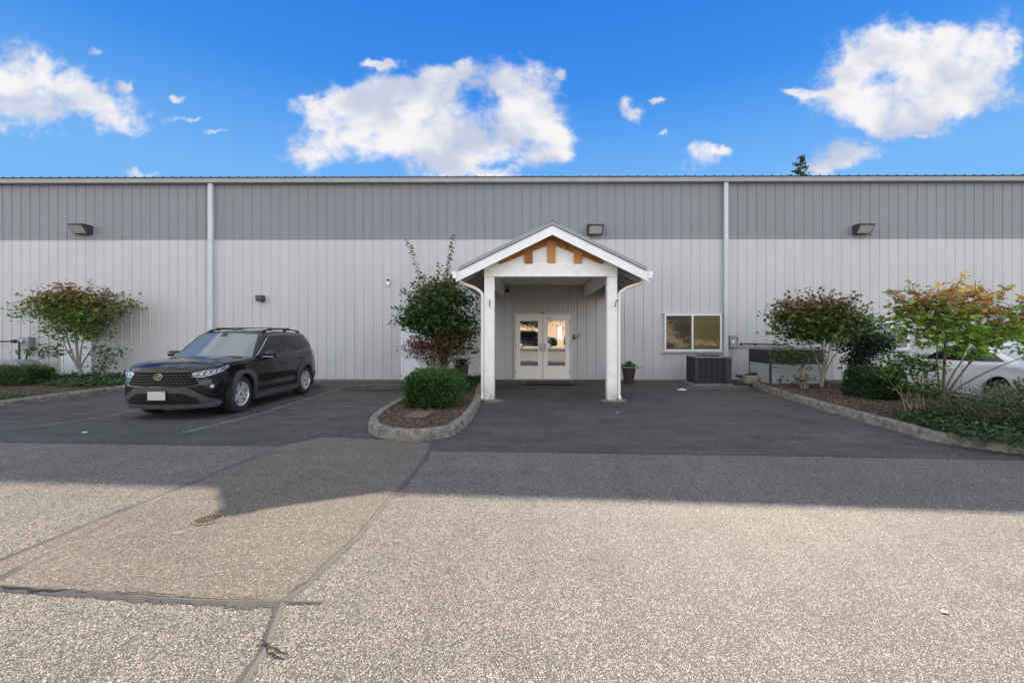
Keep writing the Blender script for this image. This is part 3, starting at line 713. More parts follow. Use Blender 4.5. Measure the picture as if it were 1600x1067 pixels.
# windows
def window(px0, px1, pyt, pyb, pxm, left_m, right_m, lab):
    x0, x1 = AT(px0, 520, WY-.07).x, AT(px1, 520, WY-.07).x; z1, z0 = AT(1000, pyt, WY-.07).z, AT(1000, pyb, WY-.07).z; xm = AT(pxm, 520, WY-.07).x
    b = MB(); w = .045
    b.box(x0, x0+w, -.085, 0, z0, z1); b.box(x1-w, x1, -.085, 0, z0, z1); b.box(x0+w, x1-w, -.084, 0, z1-w, z1); b.box(x0+w, x1-w, -.084, 0, z0, z0+w); b.box(xm-w*.55, xm+w*.55, -.083, 0, z0+w, z1-w)
    win = b.build('window', WHITE, wh, bevel=.004); tag(win, lab)
    t = .085
    b = MB(); b.box(x0-t, x1+t, -.075, -.01, z1+.004, z1+.045); b.build('window_edge_strip', TRIMG, win, bevel=.004)
    b = MB(); b.box(x0-t, x1+t, -.085, -.01, z0-.06, z0-.004); b.build('sill', TRIMG, win, bevel=.004)
    for (a, c, mm, nm) in ((x0+w, xm-w*.55, left_m, 'shade'), (xm+w*.55, x1-w, right_m, 'blind')):  # left sheet stands for the dark room inside
        b = MB(); b.box(a, c, -.060, -.055, z0+w, z1-w); b.build('pane', WGLASS, win)
        b = MB(); k = 12
        b.box(a, c, -.044, -.040, z0+w, z1-w)
        b.build(nm, mm, win)
OL = mat('olive blind', (.34, .29, .12), .8, noise_amt=.12, nscale=2, stretch=(4, 1, .5)); DK = mat('screen on dark room', (.13, .12, .095), .8, noise_amt=.2, nscale=2)  # DK: darkness of the room behind the insect screen put into colour
DK2 = mat('dim grey-green shade', (.13, .15, .14), .8, noise_amt=.2, nscale=2)
window(1038.5, 1127.5, 491, 548, 1082, DK, OL, 'white sliding window with one olive pane above the air conditioner')
window(1371, 1420, 502, 545.5, 1393, DK, DK2, 'white sliding window behind the planting on the right')
b = MB(); x0, x1 = AT(1127, 500, WY).x, AT(1130, 500, WY).x

# porch
porch = thing('entrance_porch', 'white gabled entrance porch on two square posts, unpainted boards in its gable', 'porch', (AT(863, 500, 9.6).x, 9.71, 0))
PXc, PYc = porch.location.x, 9.71
def Pp(o): o.location = (-PXc, -PYc, 0); return o
FY = 9.71; HW = .105
pl = AT(764.5, 500, FY).x; pr_ = AT(956.5, 500, FY).x; bz0 = AT(860, 432.5, FY).z; bz1 = AT(860, 412.5, FY).z
for x in (pl, pr_):
    b = MB(); b.box(x-HW, x+HW, FY, FY+.21, .03, bz0 - .002); 
    b.box(x-HW-.006, x-HW+.02, FY-.008, FY+.216, .05, bz0-.003); b.box(x+HW-.02, x+HW+.006, FY-.008, FY+.216, .05, bz0-.003)
    Pp(b.build('post', WOODW, porch, bevel=.004))
b = MB(); b.box(pl-HW-.012, pr_+HW+.012, FY-.012, FY+.222, bz0, bz1); b.box(pl+HW, pr_-HW, FY-.03, FY-.012, bz0+.002, bz0+.035)
Pp(b.build('header_beam', WOODW, porch, bevel=.004))
for x in (pl, pr_):
    b = MB(); b.box(x-.09, x+.09, FY+.225, WY-.05, bz0-.03, bz1-.02); Pp(b.build('side_beam', WOODW, porch, bevel=.006))
# ceiling
cz = bz1 + .0
b = MB(); b.box(pl+.09, pr_-.09, FY+.225, WY-.05, cz, cz+.02); Pp(b.build('ceiling', mat('porch ceiling paint', (.74, .73, .70), .7), porch))
# roof
RY0, RY1 = 9.40, WY - .03
ax, az = AT(863, 352, RY0).x, AT(863, 352, RY0).z
ex_l = AT(712, 426, RY0).x; ez = AT(712, 426, RY0).z; ex_r = ax + (ax - ex_l)
# fascia board (rake), depth .21
FD = .205
def rake(xa, xb, za, zb, y0, y1, d, nm, m, dz=0):
    b = MB(); b.prism([(xa, za+dz), (xb, zb+dz), (xb, zb+dz-d), (xa, za+dz-d)], y0, y1, 'y'); return Pp(b.build(nm, m, porch, bevel=.003))
rake(ax, ex_l, az, ez, RY0, RY0+.035, FD, 'fascia_board', WHITE); rake(ax, ex_r, az, ez, RY0, RY0+.035, FD, 'fascia_board', WHITE)
for sx, xe in ((-1, ex_l), (1, ex_r)):
    xo = xe + sx * -.06
    zo = ez + .06 * (az - ez) / abs(ax - xe)
    b = MB(); t = .07
    b.prism([(ax, az+.012), (xo, zo+.012), (xo, zo+.012+t*.9), (ax, az+.012+t)], RY0-.03, RY1, 'y', 0)
    # low ribs on the metal
    L_ = abs(xo-ax)
    y = RY0
    while y < RY1 - .1:
        b.prism([(ax, az+.012+t), (xo, zo+.012+t*.9), (xo, zo+.035+t*.9), (ax, az+.035+t)], y, y+.03, 'y', 0); y += .305
    Pp(b.build('roof', PORCHROOF, porch))
    b = MB(); b.prism([(ax, az-.03), (xe, ez-.03), (xe, ez-.05), (ax, az-.05)], RY0+.036, RY1, 'y'); Pp(b.build('soffit', mat('soffit paint', (.42, .42, .42), .7), porch))
    for k in range(1, 7):
        y = RY0 + .1 + k * .66
        b = MB(); b.prism([(ax+sx*.8, az-.051-.8*(az-ez)/abs(ax-xe)), (xe-sx*.05, ez-.026), (xe-sx*.05, ez-.13), (ax+sx*.8, az-.16-.8*(az-ez)/abs(ax-xe))], y, y+.04, 'y'); Pp(b.build('rafter', mat('soffit paint', (.42,.42,.42), .7), porch))
    b = MB(); b.prism([(xe-sx*.02, ez-.13), (xe+sx*.055, ez-.12), (xe+sx*.07, ez-.03), (xe+sx*.08, ez+.02), (xe-sx*.02, ez+.02)], RY0-.035, RY1, 'y'); Pp(b.build('gutter', WHITE, porch))
b = MB(); b.prism([(ax-.16, az+.012), (ax, az+.10), (ax+.16, az+.012), (ax+.15, az+.045), (ax, az+.122), (ax-.15, az+.045)], RY0-.04, RY1, 'y'); Pp(b.build('ridge_cap', PORCHROOF, porch))
# gable panel
b = MB(); zt = az-FD*.5; sl = (az - ez) / (ax - ex_l)
gx = pr_+HW+.01-ax
b.prism([(ax-gx, bz1+.001), (ax+gx, bz1+.001), (ax+gx, zt-gx*sl), (ax, zt), (ax-gx, zt-gx*sl)], FY+.02, FY+.05, 'y'); Pp(b.build('gable_panel', WOODW, porch))
# bare boards: rake strips
zz = AT(863, 366, FY).z
xl, xr = AT(780, 411, FY).x, AT(942, 411, FY).x; zl = AT(780, 409, FY).z; wd = .085
cx = AT(861.5, 400, FY).x
for xe in (xl, xr):
    zin = zl + .0
    b = MB(); b.prism([(cx, AT(863, 360, FY).z), (xe, AT(863, 402, FY).z), (xe, AT(863, 413.5, FY).z), (cx, AT(863, 381, FY).z)], FY-.016, FY+.0195, 'y'); Pp(b.build('bare_rake_board', BARE, porch))
zz = AT(863, 376, FY).z; slb = (zz - AT(863, 408, FY).z) / (cx - xl)
for px, m, top_py, bot_py in ((826, BARE, 388, 412), (861.5, OSB, 372, 410), (903, OSB, 388, 412)):
    x = AT(px, 400, FY).x; top = zz - abs(x - cx) * slb + .01
    w = .088
    b = MB(); b.prism([(x-w, bz1+(.03 if px == 861.5 else .003)), (x+w, bz1+(.03 if px == 861.5 else .003)), (x+w, top-(slb*w if x >= cx-.05 else -slb*w)), (x, top if abs(x-cx)<.05 else top), (x-w, top-(slb*w if x <= cx+.05 else -slb*w))], FY-.020, FY+.019, 'y'); Pp(b.build('bare_upright_board', m, porch))
# porch downspouts
def rd(pts, k=3):
    pts = [Vector(p) for p in pts]; out = [pts[0]]
    for i in range(1, len(pts)-1):
        a = pts[i] + (pts[i-1]-pts[i]).normalized()*.06; c = pts[i] + (pts[i+1]-pts[i]).normalized()*.06
        for j in range(k+1):
            t = j/k; out.append(a*(1-t)**2 + pts[i]*2*t*(1-t) + c*t*t)
    out.append(pts[-1]); return out
DS = mat('cream downspout', (.78, .73, .66), .4)
for sx, x, xe in ((-1, pl-HW-.05, ex_l+.05), (1, pr_+HW+.055, ex_r-.05)):
    b = MB(); y = FY + .05
    b.tube(rd([(xe, y-.1, ez-.10), (xe-sx*.02, y-.1, ez-.19), (x+sx*.16, y-.03, ez-.30), (x, y, ez-.42), (x, y, .10), (x+sx*.02, y-.08, .05)]), .038, 10)
    Pp(b.build('downspout', DS, porch, smooth=40))
for px in (765, 961):
    x = AT(px, 470, FY).x; z = AT(px, 472, FY).z; s = 1
    b = MB(); b.tube([(x, FY+.01, z-.10), (x, FY-.05, z-.09), (x+.01, FY-.055, z), (x+.0 if px == 765 else x+.05, FY-.02, z+.045), (x+.0 if px == 765 else x+.07, FY+.005, z+.05)], .010, 8); Pp(b.build('hook', BLACK, porch))
for x in (pl, pr_):
    b = MB(); vs = []; n = 16
    pts = [(x+.04+ (.27+.05*math.sin(i*2.3))*math.cos(2*math.pi*i/n), FY+.06+(.20+.03*math.cos(i*1.7))*math.sin(2*math.pi*i/n)) for i in range(n)]
    b.prism(pts, 0, .028, 'z'); Pp(b.build('footing', CONC, porch))

# ------------------------------------------------------------------ fixtures on the walls
def wall_light(px, py, lab):
    p = AT(px, py, WY - .15)
    t = thing('wall_light', lab, 'wall light', (p.x, WY - .03, p.z), 0, 'floodlights on the grey wall band')
    b = MB()
    # housing: deep at the top, sloping front
    b.prism([(0, -.10), (0, .12), (-.30, .135), (-.31, .115), (-.14, -.13), (-.03, -.13)], -.25, .25, 'x')
    b.box(-.27, .27, -.32, .0, .137, .15)
    b.build('housing', BRONZE, t, bevel=.008)
    b = MB(); b.prism([(-.312, .095), (-.150, -.115), (-.165, -.125), (-.330, .09)], -.205, .205, 'x'); b.build('lens', LENS, t, bevel=.004)
    b = MB(); b.tube([(-.12, -.05, -.12), (-.12, -.05, -.20)], .012, 6); b.build('bracket', BLACK, t)
wall_light(127, 359, 'bronze floodlight high on the wall above the left maple')
wall_light(930, 360, 'bronze floodlight high on the wall beside the porch roof peak')
wall_light(1348, 359, 'bronze floodlight high on the wall above the right maples')
p = AT(407.5, 466.5, WY-.08); t = thing('wall_speaker_box', 'small dark square box fixture mounted on the white wall above the black SUV', 'fixture', (p.x, WY, p.z))
b = MB(); b.prism([(-.03, -.10), (-.03, .10), (-.20, .10), (-.20, -.04), (-.12, -.10)], -.11, .11, 'x'); b.build('housing', BRONZE, t, bevel=.01)
b = MB(); b.box(-.085, .085, -.19, -.125, -.075, -.068); b.build('lens', LENS, t)
p = AT(606, 442, WY-.08); t = thing('motion_sensor', 'small white sensor mounted on the white wall left of the tall maple shoots', 'sensor', (p.x, WY, p.z))
b = MB(); b.box(-.05, .05, -.10, -.03, -.08, .06); b.build('body', mat('white plastic', (.85, .85, .85), .3), t, bevel=.02)
b = MB(); b.lathe([(.0, -.02), (.045, -.015), (.05, .01), (.03, .045), (0, .05)], 14, Matrix.Translation((0, -.07, .075))); b.build('cap', BLACK, t, smooth=40)
p = AT(793.5, 454, WY-.1); t = thing('security_camera', 'small black camera under the porch ceiling above the doors', 'camera', (p.x, WY, p.z))
b = MB(); b.lathe([(0, 0), (.05, 0), (.055, .01), (.055, .14), (.045, .16), (0, .16)], 14, Matrix.Rotation(R(60), 4, 'Y') @ Matrix.Rotation(R(100), 4, 'X')); b.build('housing', BLACK, t, smooth=40)
b = MB(); b.tube([(0, -.03, .06), (0, -.07, .03)], .02, 8); b.build('bracket', BLACK, t)
for px, py, lab, w, h in ((897.3, 526.5, 'black card reader nearest the door frame', .035, .075), (905.8, 525.5, 'silver and black keypad to the right of the card reader', .04, .07)):
    p = AT(px, py, WY-.05); t = thing('card_reader' if w < .04 else 'keypad', lab, 'door access', (p.x, WY-.03, p.z))
    b = MB(); b.box(-w, w, -.035, 0, -h, h); b.build('body', BLACK if w < .04 else STEEL, t, bevel=.008)
    b = MB(); b.box(-w*.6, w*.6, -.040, -.035, h*.3 if w > .035 else -h*.1, h*.8 if w>.035 else h*.25); b.build('face', BLACK if w > .035 else STEEL, t)
# electrical disconnect, pipes
p = AT(1145.5, 533.5, WY-.1); t = thing('disconnect_box', 'grey electrical disconnect box with lever beside the window', 'electrical box', (p.x, WY, p.z))
b = MB(); b.box(-.115, .095, -.15, -.03, -.19, .17); b.box(-.125, .105, -.16, -.03, .17, .185); b.build('box', mat('box grey', (.28, .29, .32), .5, noise_amt=.15), t, bevel=.006)
b = MB(); b.box(-.06, .03, -.156, -.15, -.06, .05); b.build('notice_label', mat('label white', (.7, .7, .72), .5), t)
b = MB(); b.box(.096, .13, -.13, -.06, .02, .14); b.build('lever', BLACK, t, bevel=.005)
b = MB(); b.tube(rd([(-.02, -.08, -.19), (-.02, -.08, -.85), (-.02, -.2, -1.0)]), .015, 8); b.build('conduit', STEEL, t)
t = thing('wall_pipe', 'black refrigerant pipe with couplings running along the wall behind the large unit', 'pipe', (0, 0, 0))
a = AT(1157, 536.8, WY-.1); c = AT(1232, 538.6, WY-.1)
b = MB(); b.tube(rd([a, c, (c.x + .12, c.y, c.z - .12), (c.x + .2, c.y, c.z - .2)]), .020, 8)
for px in (1158, 1180, 1210, 1226): 
    q = AT(px, 537.8, WY-.1); b.tube([(q.x-.03, q.y, q.z), (q.x+.03, q.y, q.z)], .036, 10)
b.build('pipe', BLACK, t, smooth=40)
b = MB(); b.tube([AT(1151, 541.5, WY-.08), AT(1290, 541.5, WY-.08)], .013, 8); b.build('conduit', STEEL, t, smooth=40)
# left: meter box and pipe frame
p = AT(39, 536, WY-.15); t = thing('meter_box', 'grey utility meter cabinet with slanting conduit on the wall behind the left hedge', 'meter box', (p.x, WY, p.z))
b = MB(); b.box(-.17, .17, -.20, -.03, -.20, .20); b.build('cabinet', mat('box grey', (.28, .29, .32), .5), t, bevel=.008)
b = MB(); b.lathe([(0, 0), (.07, 0), (.07, .03), (.055, .05), (0, .05)], 14, Matrix.Translation((-.02, -.20, .07)) @ Matrix.Rotation(R(90), 4, 'X')); b.box(-.12, -.06, -.206, -.20, -.05, .0); b.build('meter', STEEL, t, smooth=40)
b = MB(); b.tube(rd([(.03, -.12, -.20), (.03, -.12, -.42), (-.12, -.12, -1.0)]), .022, 8); b.build('conduit', BLACK, t)
t = thing('pipe_rail_gate', 'black pipe rail frame at the far left edge against the wall', 'rail', (0, 0, 0))
a = AT(30, 533.5, 13.6); b = MB()
b.tube(rd([(-20, 13.6, a.z+.01), (a.x, 13.6, a.z), (a.x, 13.6, .1)]), .024, 8); b.build('rail', BLACK, t, smooth=40)
b = MB(); q = AT(21.5, 533.5, 13.6); b.box(q.x-.05, q.x+.05, 13.55, 13.65, q.z-.05, q.z+.06); b.build('clamp', BLACK, t)
zc_ = AT(0, 562, 12.9).z; xc_ = AT(30, 565, 12.9).x
t = thing('utility_cabinet', 'low grey rounded cabinet behind the left hedge at the photo edge', 'cabinet', (xc_ - .9, 12.9, .1))
b = MB(); b.prism([(-.9, 0), (.9, 0), (.9, zc_-.26), (.82, zc_-.17), (.6, zc_-.12), (-.9, zc_-.10)], 0, .6, 'y'); b.build('body', mat('blue grey cabinet', (.24, .26, .29), .35, noise_amt=.2), t, bevel=.02)
b = MB(); b.box(-.88, .86, -.012, 0, zc_-.32, zc_-.295); b.build('trim_strip', TRIMG, t)

# ------------------------------------------------------------------ HVAC units
x0, x1, y0, y1 = AT(1087, 590, 12.55).x, AT(1143, 590, 12.55).x, 12.55, 13.30
t = thing('air_conditioner', 'dark grey louvred air conditioner on a pad below the olive window', 'air conditioner', (x0, y0, 0)); w = x1 - x0; d = y1 - y0
b = MB(); b.box(-.12, w+.03, -.10, d+.08, .0, .07); b.build('concrete_pad', CONC, t, bevel=.01)
zt = AT(1100, 557, 12.55).z
b = MB()
b.box(.03, w-.03, .03, d-.03, .09, zt-.04, 1)
for (cx_, cy_) in ((0, 0), (w-.05, 0), (0, d-.05), (w-.05, d-.05)): b.box(cx_, cx_+.05, cy_, cy_+.05, .075, zt-.04, 0)
b.box(w-.17, w-.05, .002, .03, .09, zt-.04, 0)
for k in range(1, 5): xx = .05 + k*(w-.22)/5; b.box(xx-.012, xx+.012, .004, .03, .10, zt-.05, 0)
for k in range(1, 3): yy = k*d/3; b.box(.004, .03, yy-.012, yy+.012, .10, zt-.05, 0)
for k in range(30):
    z = .11 + k*(zt-.18)/30; b.box(.05, w-.17, .012, .028, z, z+.008, 0); b.box(.012, .028, .05, d-.05, z, z+.008, 0)
b.box(0, w, 0, d, .07, .10, 0)
b.build('cabinet', [DGREY, BLACK], t)
b = MB(); b.box(-.012, w+.012, -.012, d+.012, zt-.045, zt, 0); b.build('top_cover', mat('dusty green-grey top', (.19, .20, .17), .6, noise_amt=.25), t, bevel=.01)
b = MB(); M = Matrix.Translation((w/2, d/2, zt))
for r_ in np.linspace(.06, .32, 7): b.lathe([(r_, 0), (r_, .012), (r_+.008, .012), (r_+.008, 0)], 24, M)
for k in range(8): b.box(0, .32, -.006, .006, .012, .022, 0, M @ Matrix.Rotation(k*math.pi/4, 4, 'Z'))
b.build('fan_grille', BLACK, t)
# large unit
x0, x1, y0, y1 = AT(1203, 590, 12.0).x, AT(1290, 590, 12.0).x, 12.0, 13.15
t = thing('packaged_air_unit', 'large two-tone packaged air unit, dark coil above pale panels, behind the right planting', 'air unit', (x0, y0, 0)); w = x1-x0; d = y1-y0
zt = AT(1200, 546.5, 12).z; zm = AT(1200, 569, 12).z
LP = mat('pale unit panel', (.33, .345, .34), .5, noise_amt=.15, nscale=3)
b = MB(); b.box(-.08, w+.9, -.12, d+.15, .0, .075); b.build('concrete_slab', CONC, t, bevel=.01)
b = MB(); b.box(.02, w-.02, .02, d-.02, .09, zt-.03, 0)
for k in range(26): z = zm+.01+k*(zt-zm-.06)/26; b.box(.05, w-.04, .008, .02, z, z+.006, 1); b.box(.008, .02, .05, d-.04, z, z+.006, 1)
b.build('coil', [BLACK, DGREY], t)
b = MB(); b.box(.05, w*.55, .006, .02, .10, zm); b.box(w*.55+.01, w-.05, .006, .02, .10, zm); b.box(.006, .02, .06, d-.04, .10, zm); b.build('side_panel', LP, t, bevel=.003)
b = MB(); b.box(.26, .31, -.010, .004, .16, .30); b.build('access_cover', DGREY, t)
b = MB(); b.box(.10, .26, -.004, .004, zm-.10, zm-.075); b.build('handle', DGREY, t)
b = MB()
for (cx_, cy_) in ((0, 0), (w-.05, 0), (0, d-.05), (w-.05, d-.05)): b.box(cx_, cx_+.055, cy_, cy_+.055, .08, zt-.035)
b.box(-.01, w+.01, -.01, d+.01, zt-.035, zt); b.build('frame', DGREY, t, bevel=.004)
b = MB(); b.tube(rd([(.0, d*.6, .35), (-.2, d*.6, .35), (-.35, d*.6, .28), (-.6, d*.6, .28)]), .035, 8); b.tube(rd([(-.05, .5, .20), (-.3, .5, .20), (-.45, .7, .10), (-.95, .75, .12)]), .025, 8); b.build('hose', BLACK, t, smooth=40)
b = MB(); b.box(-.42, -.1, d*.35, d*.8, .08, .30); b.build('pump_box', mat('beige cover', (.30, .27, .22), .7, noise_amt=.3), t, bevel=.02)
# pvc elbow
p = G(1183, 600); t = thing('pvc_pipe', 'short white plastic drain pipe at the near corner of the large air unit', 'pipe', (p.x, p.y, .0))
b = MB(); b.tube(rd([(-.03, 0, 0), (-.03, 0, .16), (.14, 0, .19)]), .022, 10); b.build('pipe', mat('white plastic', (.85, .85, .85), .3), t, smooth=40)

# ------------------------------------------------------------------ ground objects
def wheel_stop(x, y, rz, L_, lab):
    t = thing('wheel_stop', lab, 'wheel stop', (x, y, .006), rz, 'concrete wheel stops')
    b = MB(); prof = [(-.10, 0), (-.085, .09), (-.055, .125), (.055, .125), (.085, .09), (.10, 0)]
    n = 10; vs = []
    for i in range(n+1):
        xx = -L_/2 + L_*i/n; k = 1.0
        if i in (0, n): k = .12
        if i == 0: xx0 = xx
        for (yy, zz_) in prof: vs.append((xx, yy, zz_*k + (.004*noise.noise(Vector((xx*5, yy*9, x))) if zz_ else 0)))
    vs = []
    xs_ = [-L_/2, -L_/2+.10] + [(-L_/2+.10)+(L_-.2)*i/8 for i in range(1, 8)] + [L_/2-.10, L_/2]
    for i, xx in enumerate(xs_):
        k = .25 if i in (0, len(xs_)-1) else 1
        for (yy, zz_) in prof: vs.append((xx, yy*(.9 if k < 1 else 1), zz_*k + (.005*noise.noise(Vector((xx*5, yy*9, x))) if zz_ else 0)))
    m = len(xs_); w = len(prof)
    b.add(vs, [(i*w+j, (i+1)*w+j, (i+1)*w+j+1, i*w+j+1) for i in range(m-1) for j in range(w-1)] + [tuple(range(w)), tuple(range((m-1)*w, m*w))[::-1]])
    b.build('block', mat('stop concrete', (.085, .078, .066), .9, noise_amt=.4, nscale=7, bump=.4, bscale=60), t)
    for s_ in (-1, 1):
        b = MB(); b.lathe([(0, .127), (.014, .131), (.016, .120)], 8, Matrix.Translation((s_*L_*.36, 0, .0))); b.build('anchor_pin', mat('rust', (.14, .06, .03), .8), t)
p = G(1125, 611); wheel_stop(p.x, p.y+.08, 0, 1.80, 'concrete wheel stop in front of the dark air conditioner')
p = G(585, 609.5); wheel_stop(p.x, p.y+.08, 0, 1.75, 'concrete wheel stop between the SUV stall and the planted island')
wheel_stop(-6.55, 11.95, 0, 1.8, 'concrete wheel stop behind the rear wheels of the black SUV')
p = G(1065, 611); b = MB()
vs = []; 
b.lathe([(.0, 0), (.09, .0), (.11, .03), (.085, .065), (.04, .085), (0, .088)], 10, Matrix.Diagonal((1.25, .9, .8, 1)))
o = b.build('white_stone', mat('stone', (.42, .40, .36), .9, noise_amt=.3, bump=.4), smooth=60, loc=(p.x, p.y, .006)); tag(o, 'pale rounded stone at the left end of the wheel stop by the air conditioner', 'stone')
# door mat
a0, a1 = AT(818, 600, 13.9).x, AT(892, 600, 13.9).x
t = thing('door_mat', 'dark ribbed door mat lying before the double doors', 'door mat', ((a0+a1)/2, 13.15, .026)); hw_ = (a1-a0)/2
b = MB(); b.box(-hw_, hw_, -.42, .42, .0, .012); b.build('rubber_border', BLACK, t, bevel=.004)
b = MB()
for k in range(40): yy = -.37+k*.74/40; b.box(-hw_+.06, hw_-.06, yy, yy+.012, .012, .018)
b.build('ribbed_pile', mat('mat pile', (.035, .033, .036), 1, noise_amt=.3), t)
# irrigation lid
c4 = [G(630, 655, .14), G(663, 657.5, .14), G(675, 643, .14), G(647, 641.5, .14)]
cx_ = sum(p.x for p in c4)/4; cy_ = sum(p.y for p in c4)/4
t = thing('valve_box_lid', 'brown rectangular valve box lid sunk in the island mulch', 'box lid', (cx_, cy_, .135), R(-4))
b = MB(); b.box(-.20, .20, -.28, .28, -.05, .025); b.build('rim', mat('lid rim', (.05, .04, .035), .8), t, bevel=.01)
b = MB(); b.box(-.175, .175, -.255, .255, .025, .038); b.box(-.03, .03, -.2, -.16, .038, .044); b.build('lid', mat('lid brown', (.13, .085, .07), .7, noise_amt=.3, bump=.3, bscale=120), t, bevel=.005)
# small round iron cover
p = G(325, 812)
t = thing('valve_cover', 'small rusty round iron cover set in the sunlit asphalt', 'manhole cover', (p.x, p.y, hgt(p.x, p.y)+.0055))
b = MB(); b.lathe([(.105, .0), (.105, .004), (.092, .005), (.092, .001)], 32); b.build('ring', mat('rusty iron', (.17, .125, .09), .8, noise_amt=.4, nscale=30), t)
b = MB(); b.lathe([(.090, 0), (.090, .003), (0, .003)], 32); b.build('lid', mat('worn iron', (.16, .11, .075), .8, noise_amt=.4, nscale=30), t)
b = MB(); 
for k in range(6):
    q = -.065+k*.026; hl = math.sqrt(max(.0, .078**2-q*q)); b.box(q-.006, q+.006, -hl, -hl*.15, .004, .008); b.box(q-.006+.01, q+.006+.01, hl*.1, hl*.95, .004, .008)
b.build('slot', mat('slot black', (.02, .015, .012), 1), t)
# bits on the asphalt
def scrap(px, py, s, c, nm, lab, cat):
    p = G(px, py); r = random.Random(px); n = 9
    pts = [(s*r.uniform(.6, 1)*math.cos(2*math.pi*i/n)*1.3, s*r.uniform(.5, 1)*math.sin(2*math.pi*i/n)) for i in range(n)]
    b = MB(); b.prism(pts, 0, .004, 'z'); o = b.build(nm, c, loc=(p.x, p.y, hgt(p.x, p.y)+.0065)); tag(o, lab, cat)
PW = mat('paper', (.6, .6, .6), .8); DL = mat('dry leaf', (.22, .11, .05), .8)
lf_ = MB(); lf_.add(LEAF[0], LEAF[1]); lfo = lf_.build('fallen_leaf', DL)
fr = random.Random(8); rkp = smooth_path(rk)
for i in range(26):
    k = fr.randrange(4, min(len(rkp), 95)); p = rkp[k]; o = lfo if i == 0 else lfo.copy()
    if i: C.objects.link(o)
    o.location = (p.x - abs(fr.gauss(0.05, .12)), p.y - fr.random() * .1, hgt(p.x, p.y) + .018); sc = fr.uniform(.018, .035); o.scale = (sc, sc, sc)
    o.rotation_euler = (fr.uniform(-.3, .3), fr.uniform(-.3, .3), fr.uniform(0, 6)); tag(o, 'small dry leaf lying on the asphalt at the foot of the right kerb', 'leaf', 'fallen leaves along the right kerb')
scrap(132, 676, .035, PW, 'paper_scrap', 'white paper scrap on the lot before the left stall', 'litter')
scrap(965, 645, .022, PW, 'paper_scrap', 'tiny white scrap on the asphalt just right of the right porch post', 'litter')
scrap(1570, 706, .03, PW, 'paper_scrap', 'tiny white scrap by the kerb at the right edge', 'litter')
scrap(580, 737, .025, DL, 'fallen_leaf', 'brown leaf on the shaded trench patch', 'leaf')
scrap(1155, 738, .03, DL, 'fallen_leaf', 'brown leaf in the shaded road right of centre', 'leaf')
scrap(1490, 712, .03, DL, 'fallen_leaf', 'orange-brown leaf near the curve of the right kerb', 'leaf')
scrap(1153, 646, .02, mat('slot black', (.02, .015, .012), 1), 'fallen_leaf', 'dark leaf on the lot before the air conditioner', 'leaf')
def paint_blob(px, py, s, c, nm):
    p = G(px, py); b = MB(); r = random.Random(px)
    pts = [(p.x+s*r.uniform(.5, 1)*math.cos(2*math.pi*i/11)*1.4, p.y+s*r.uniform(.4, 1)*math.sin(2*math.pi*i/11)) for i in range(11)]
    P, F, nb = cdt_fill(pts, .04); b.add([(x, y, hgt(x, y)+.0068) for x, y in P], F); tag(b.build(nm, c), kind='structure')
paint_blob(277, 833, .035, mat('faded blue paint', (.15, .175, .18), .9, noise_amt=.5, nscale=60, dark=(.13, .115, .10)), 'blue_paint_mark')
paint_blob(1476, 957, .018, mat('white spill', (.55, .53, .50), .9, noise_amt=.3, nscale=40), 'white_paint_mark')

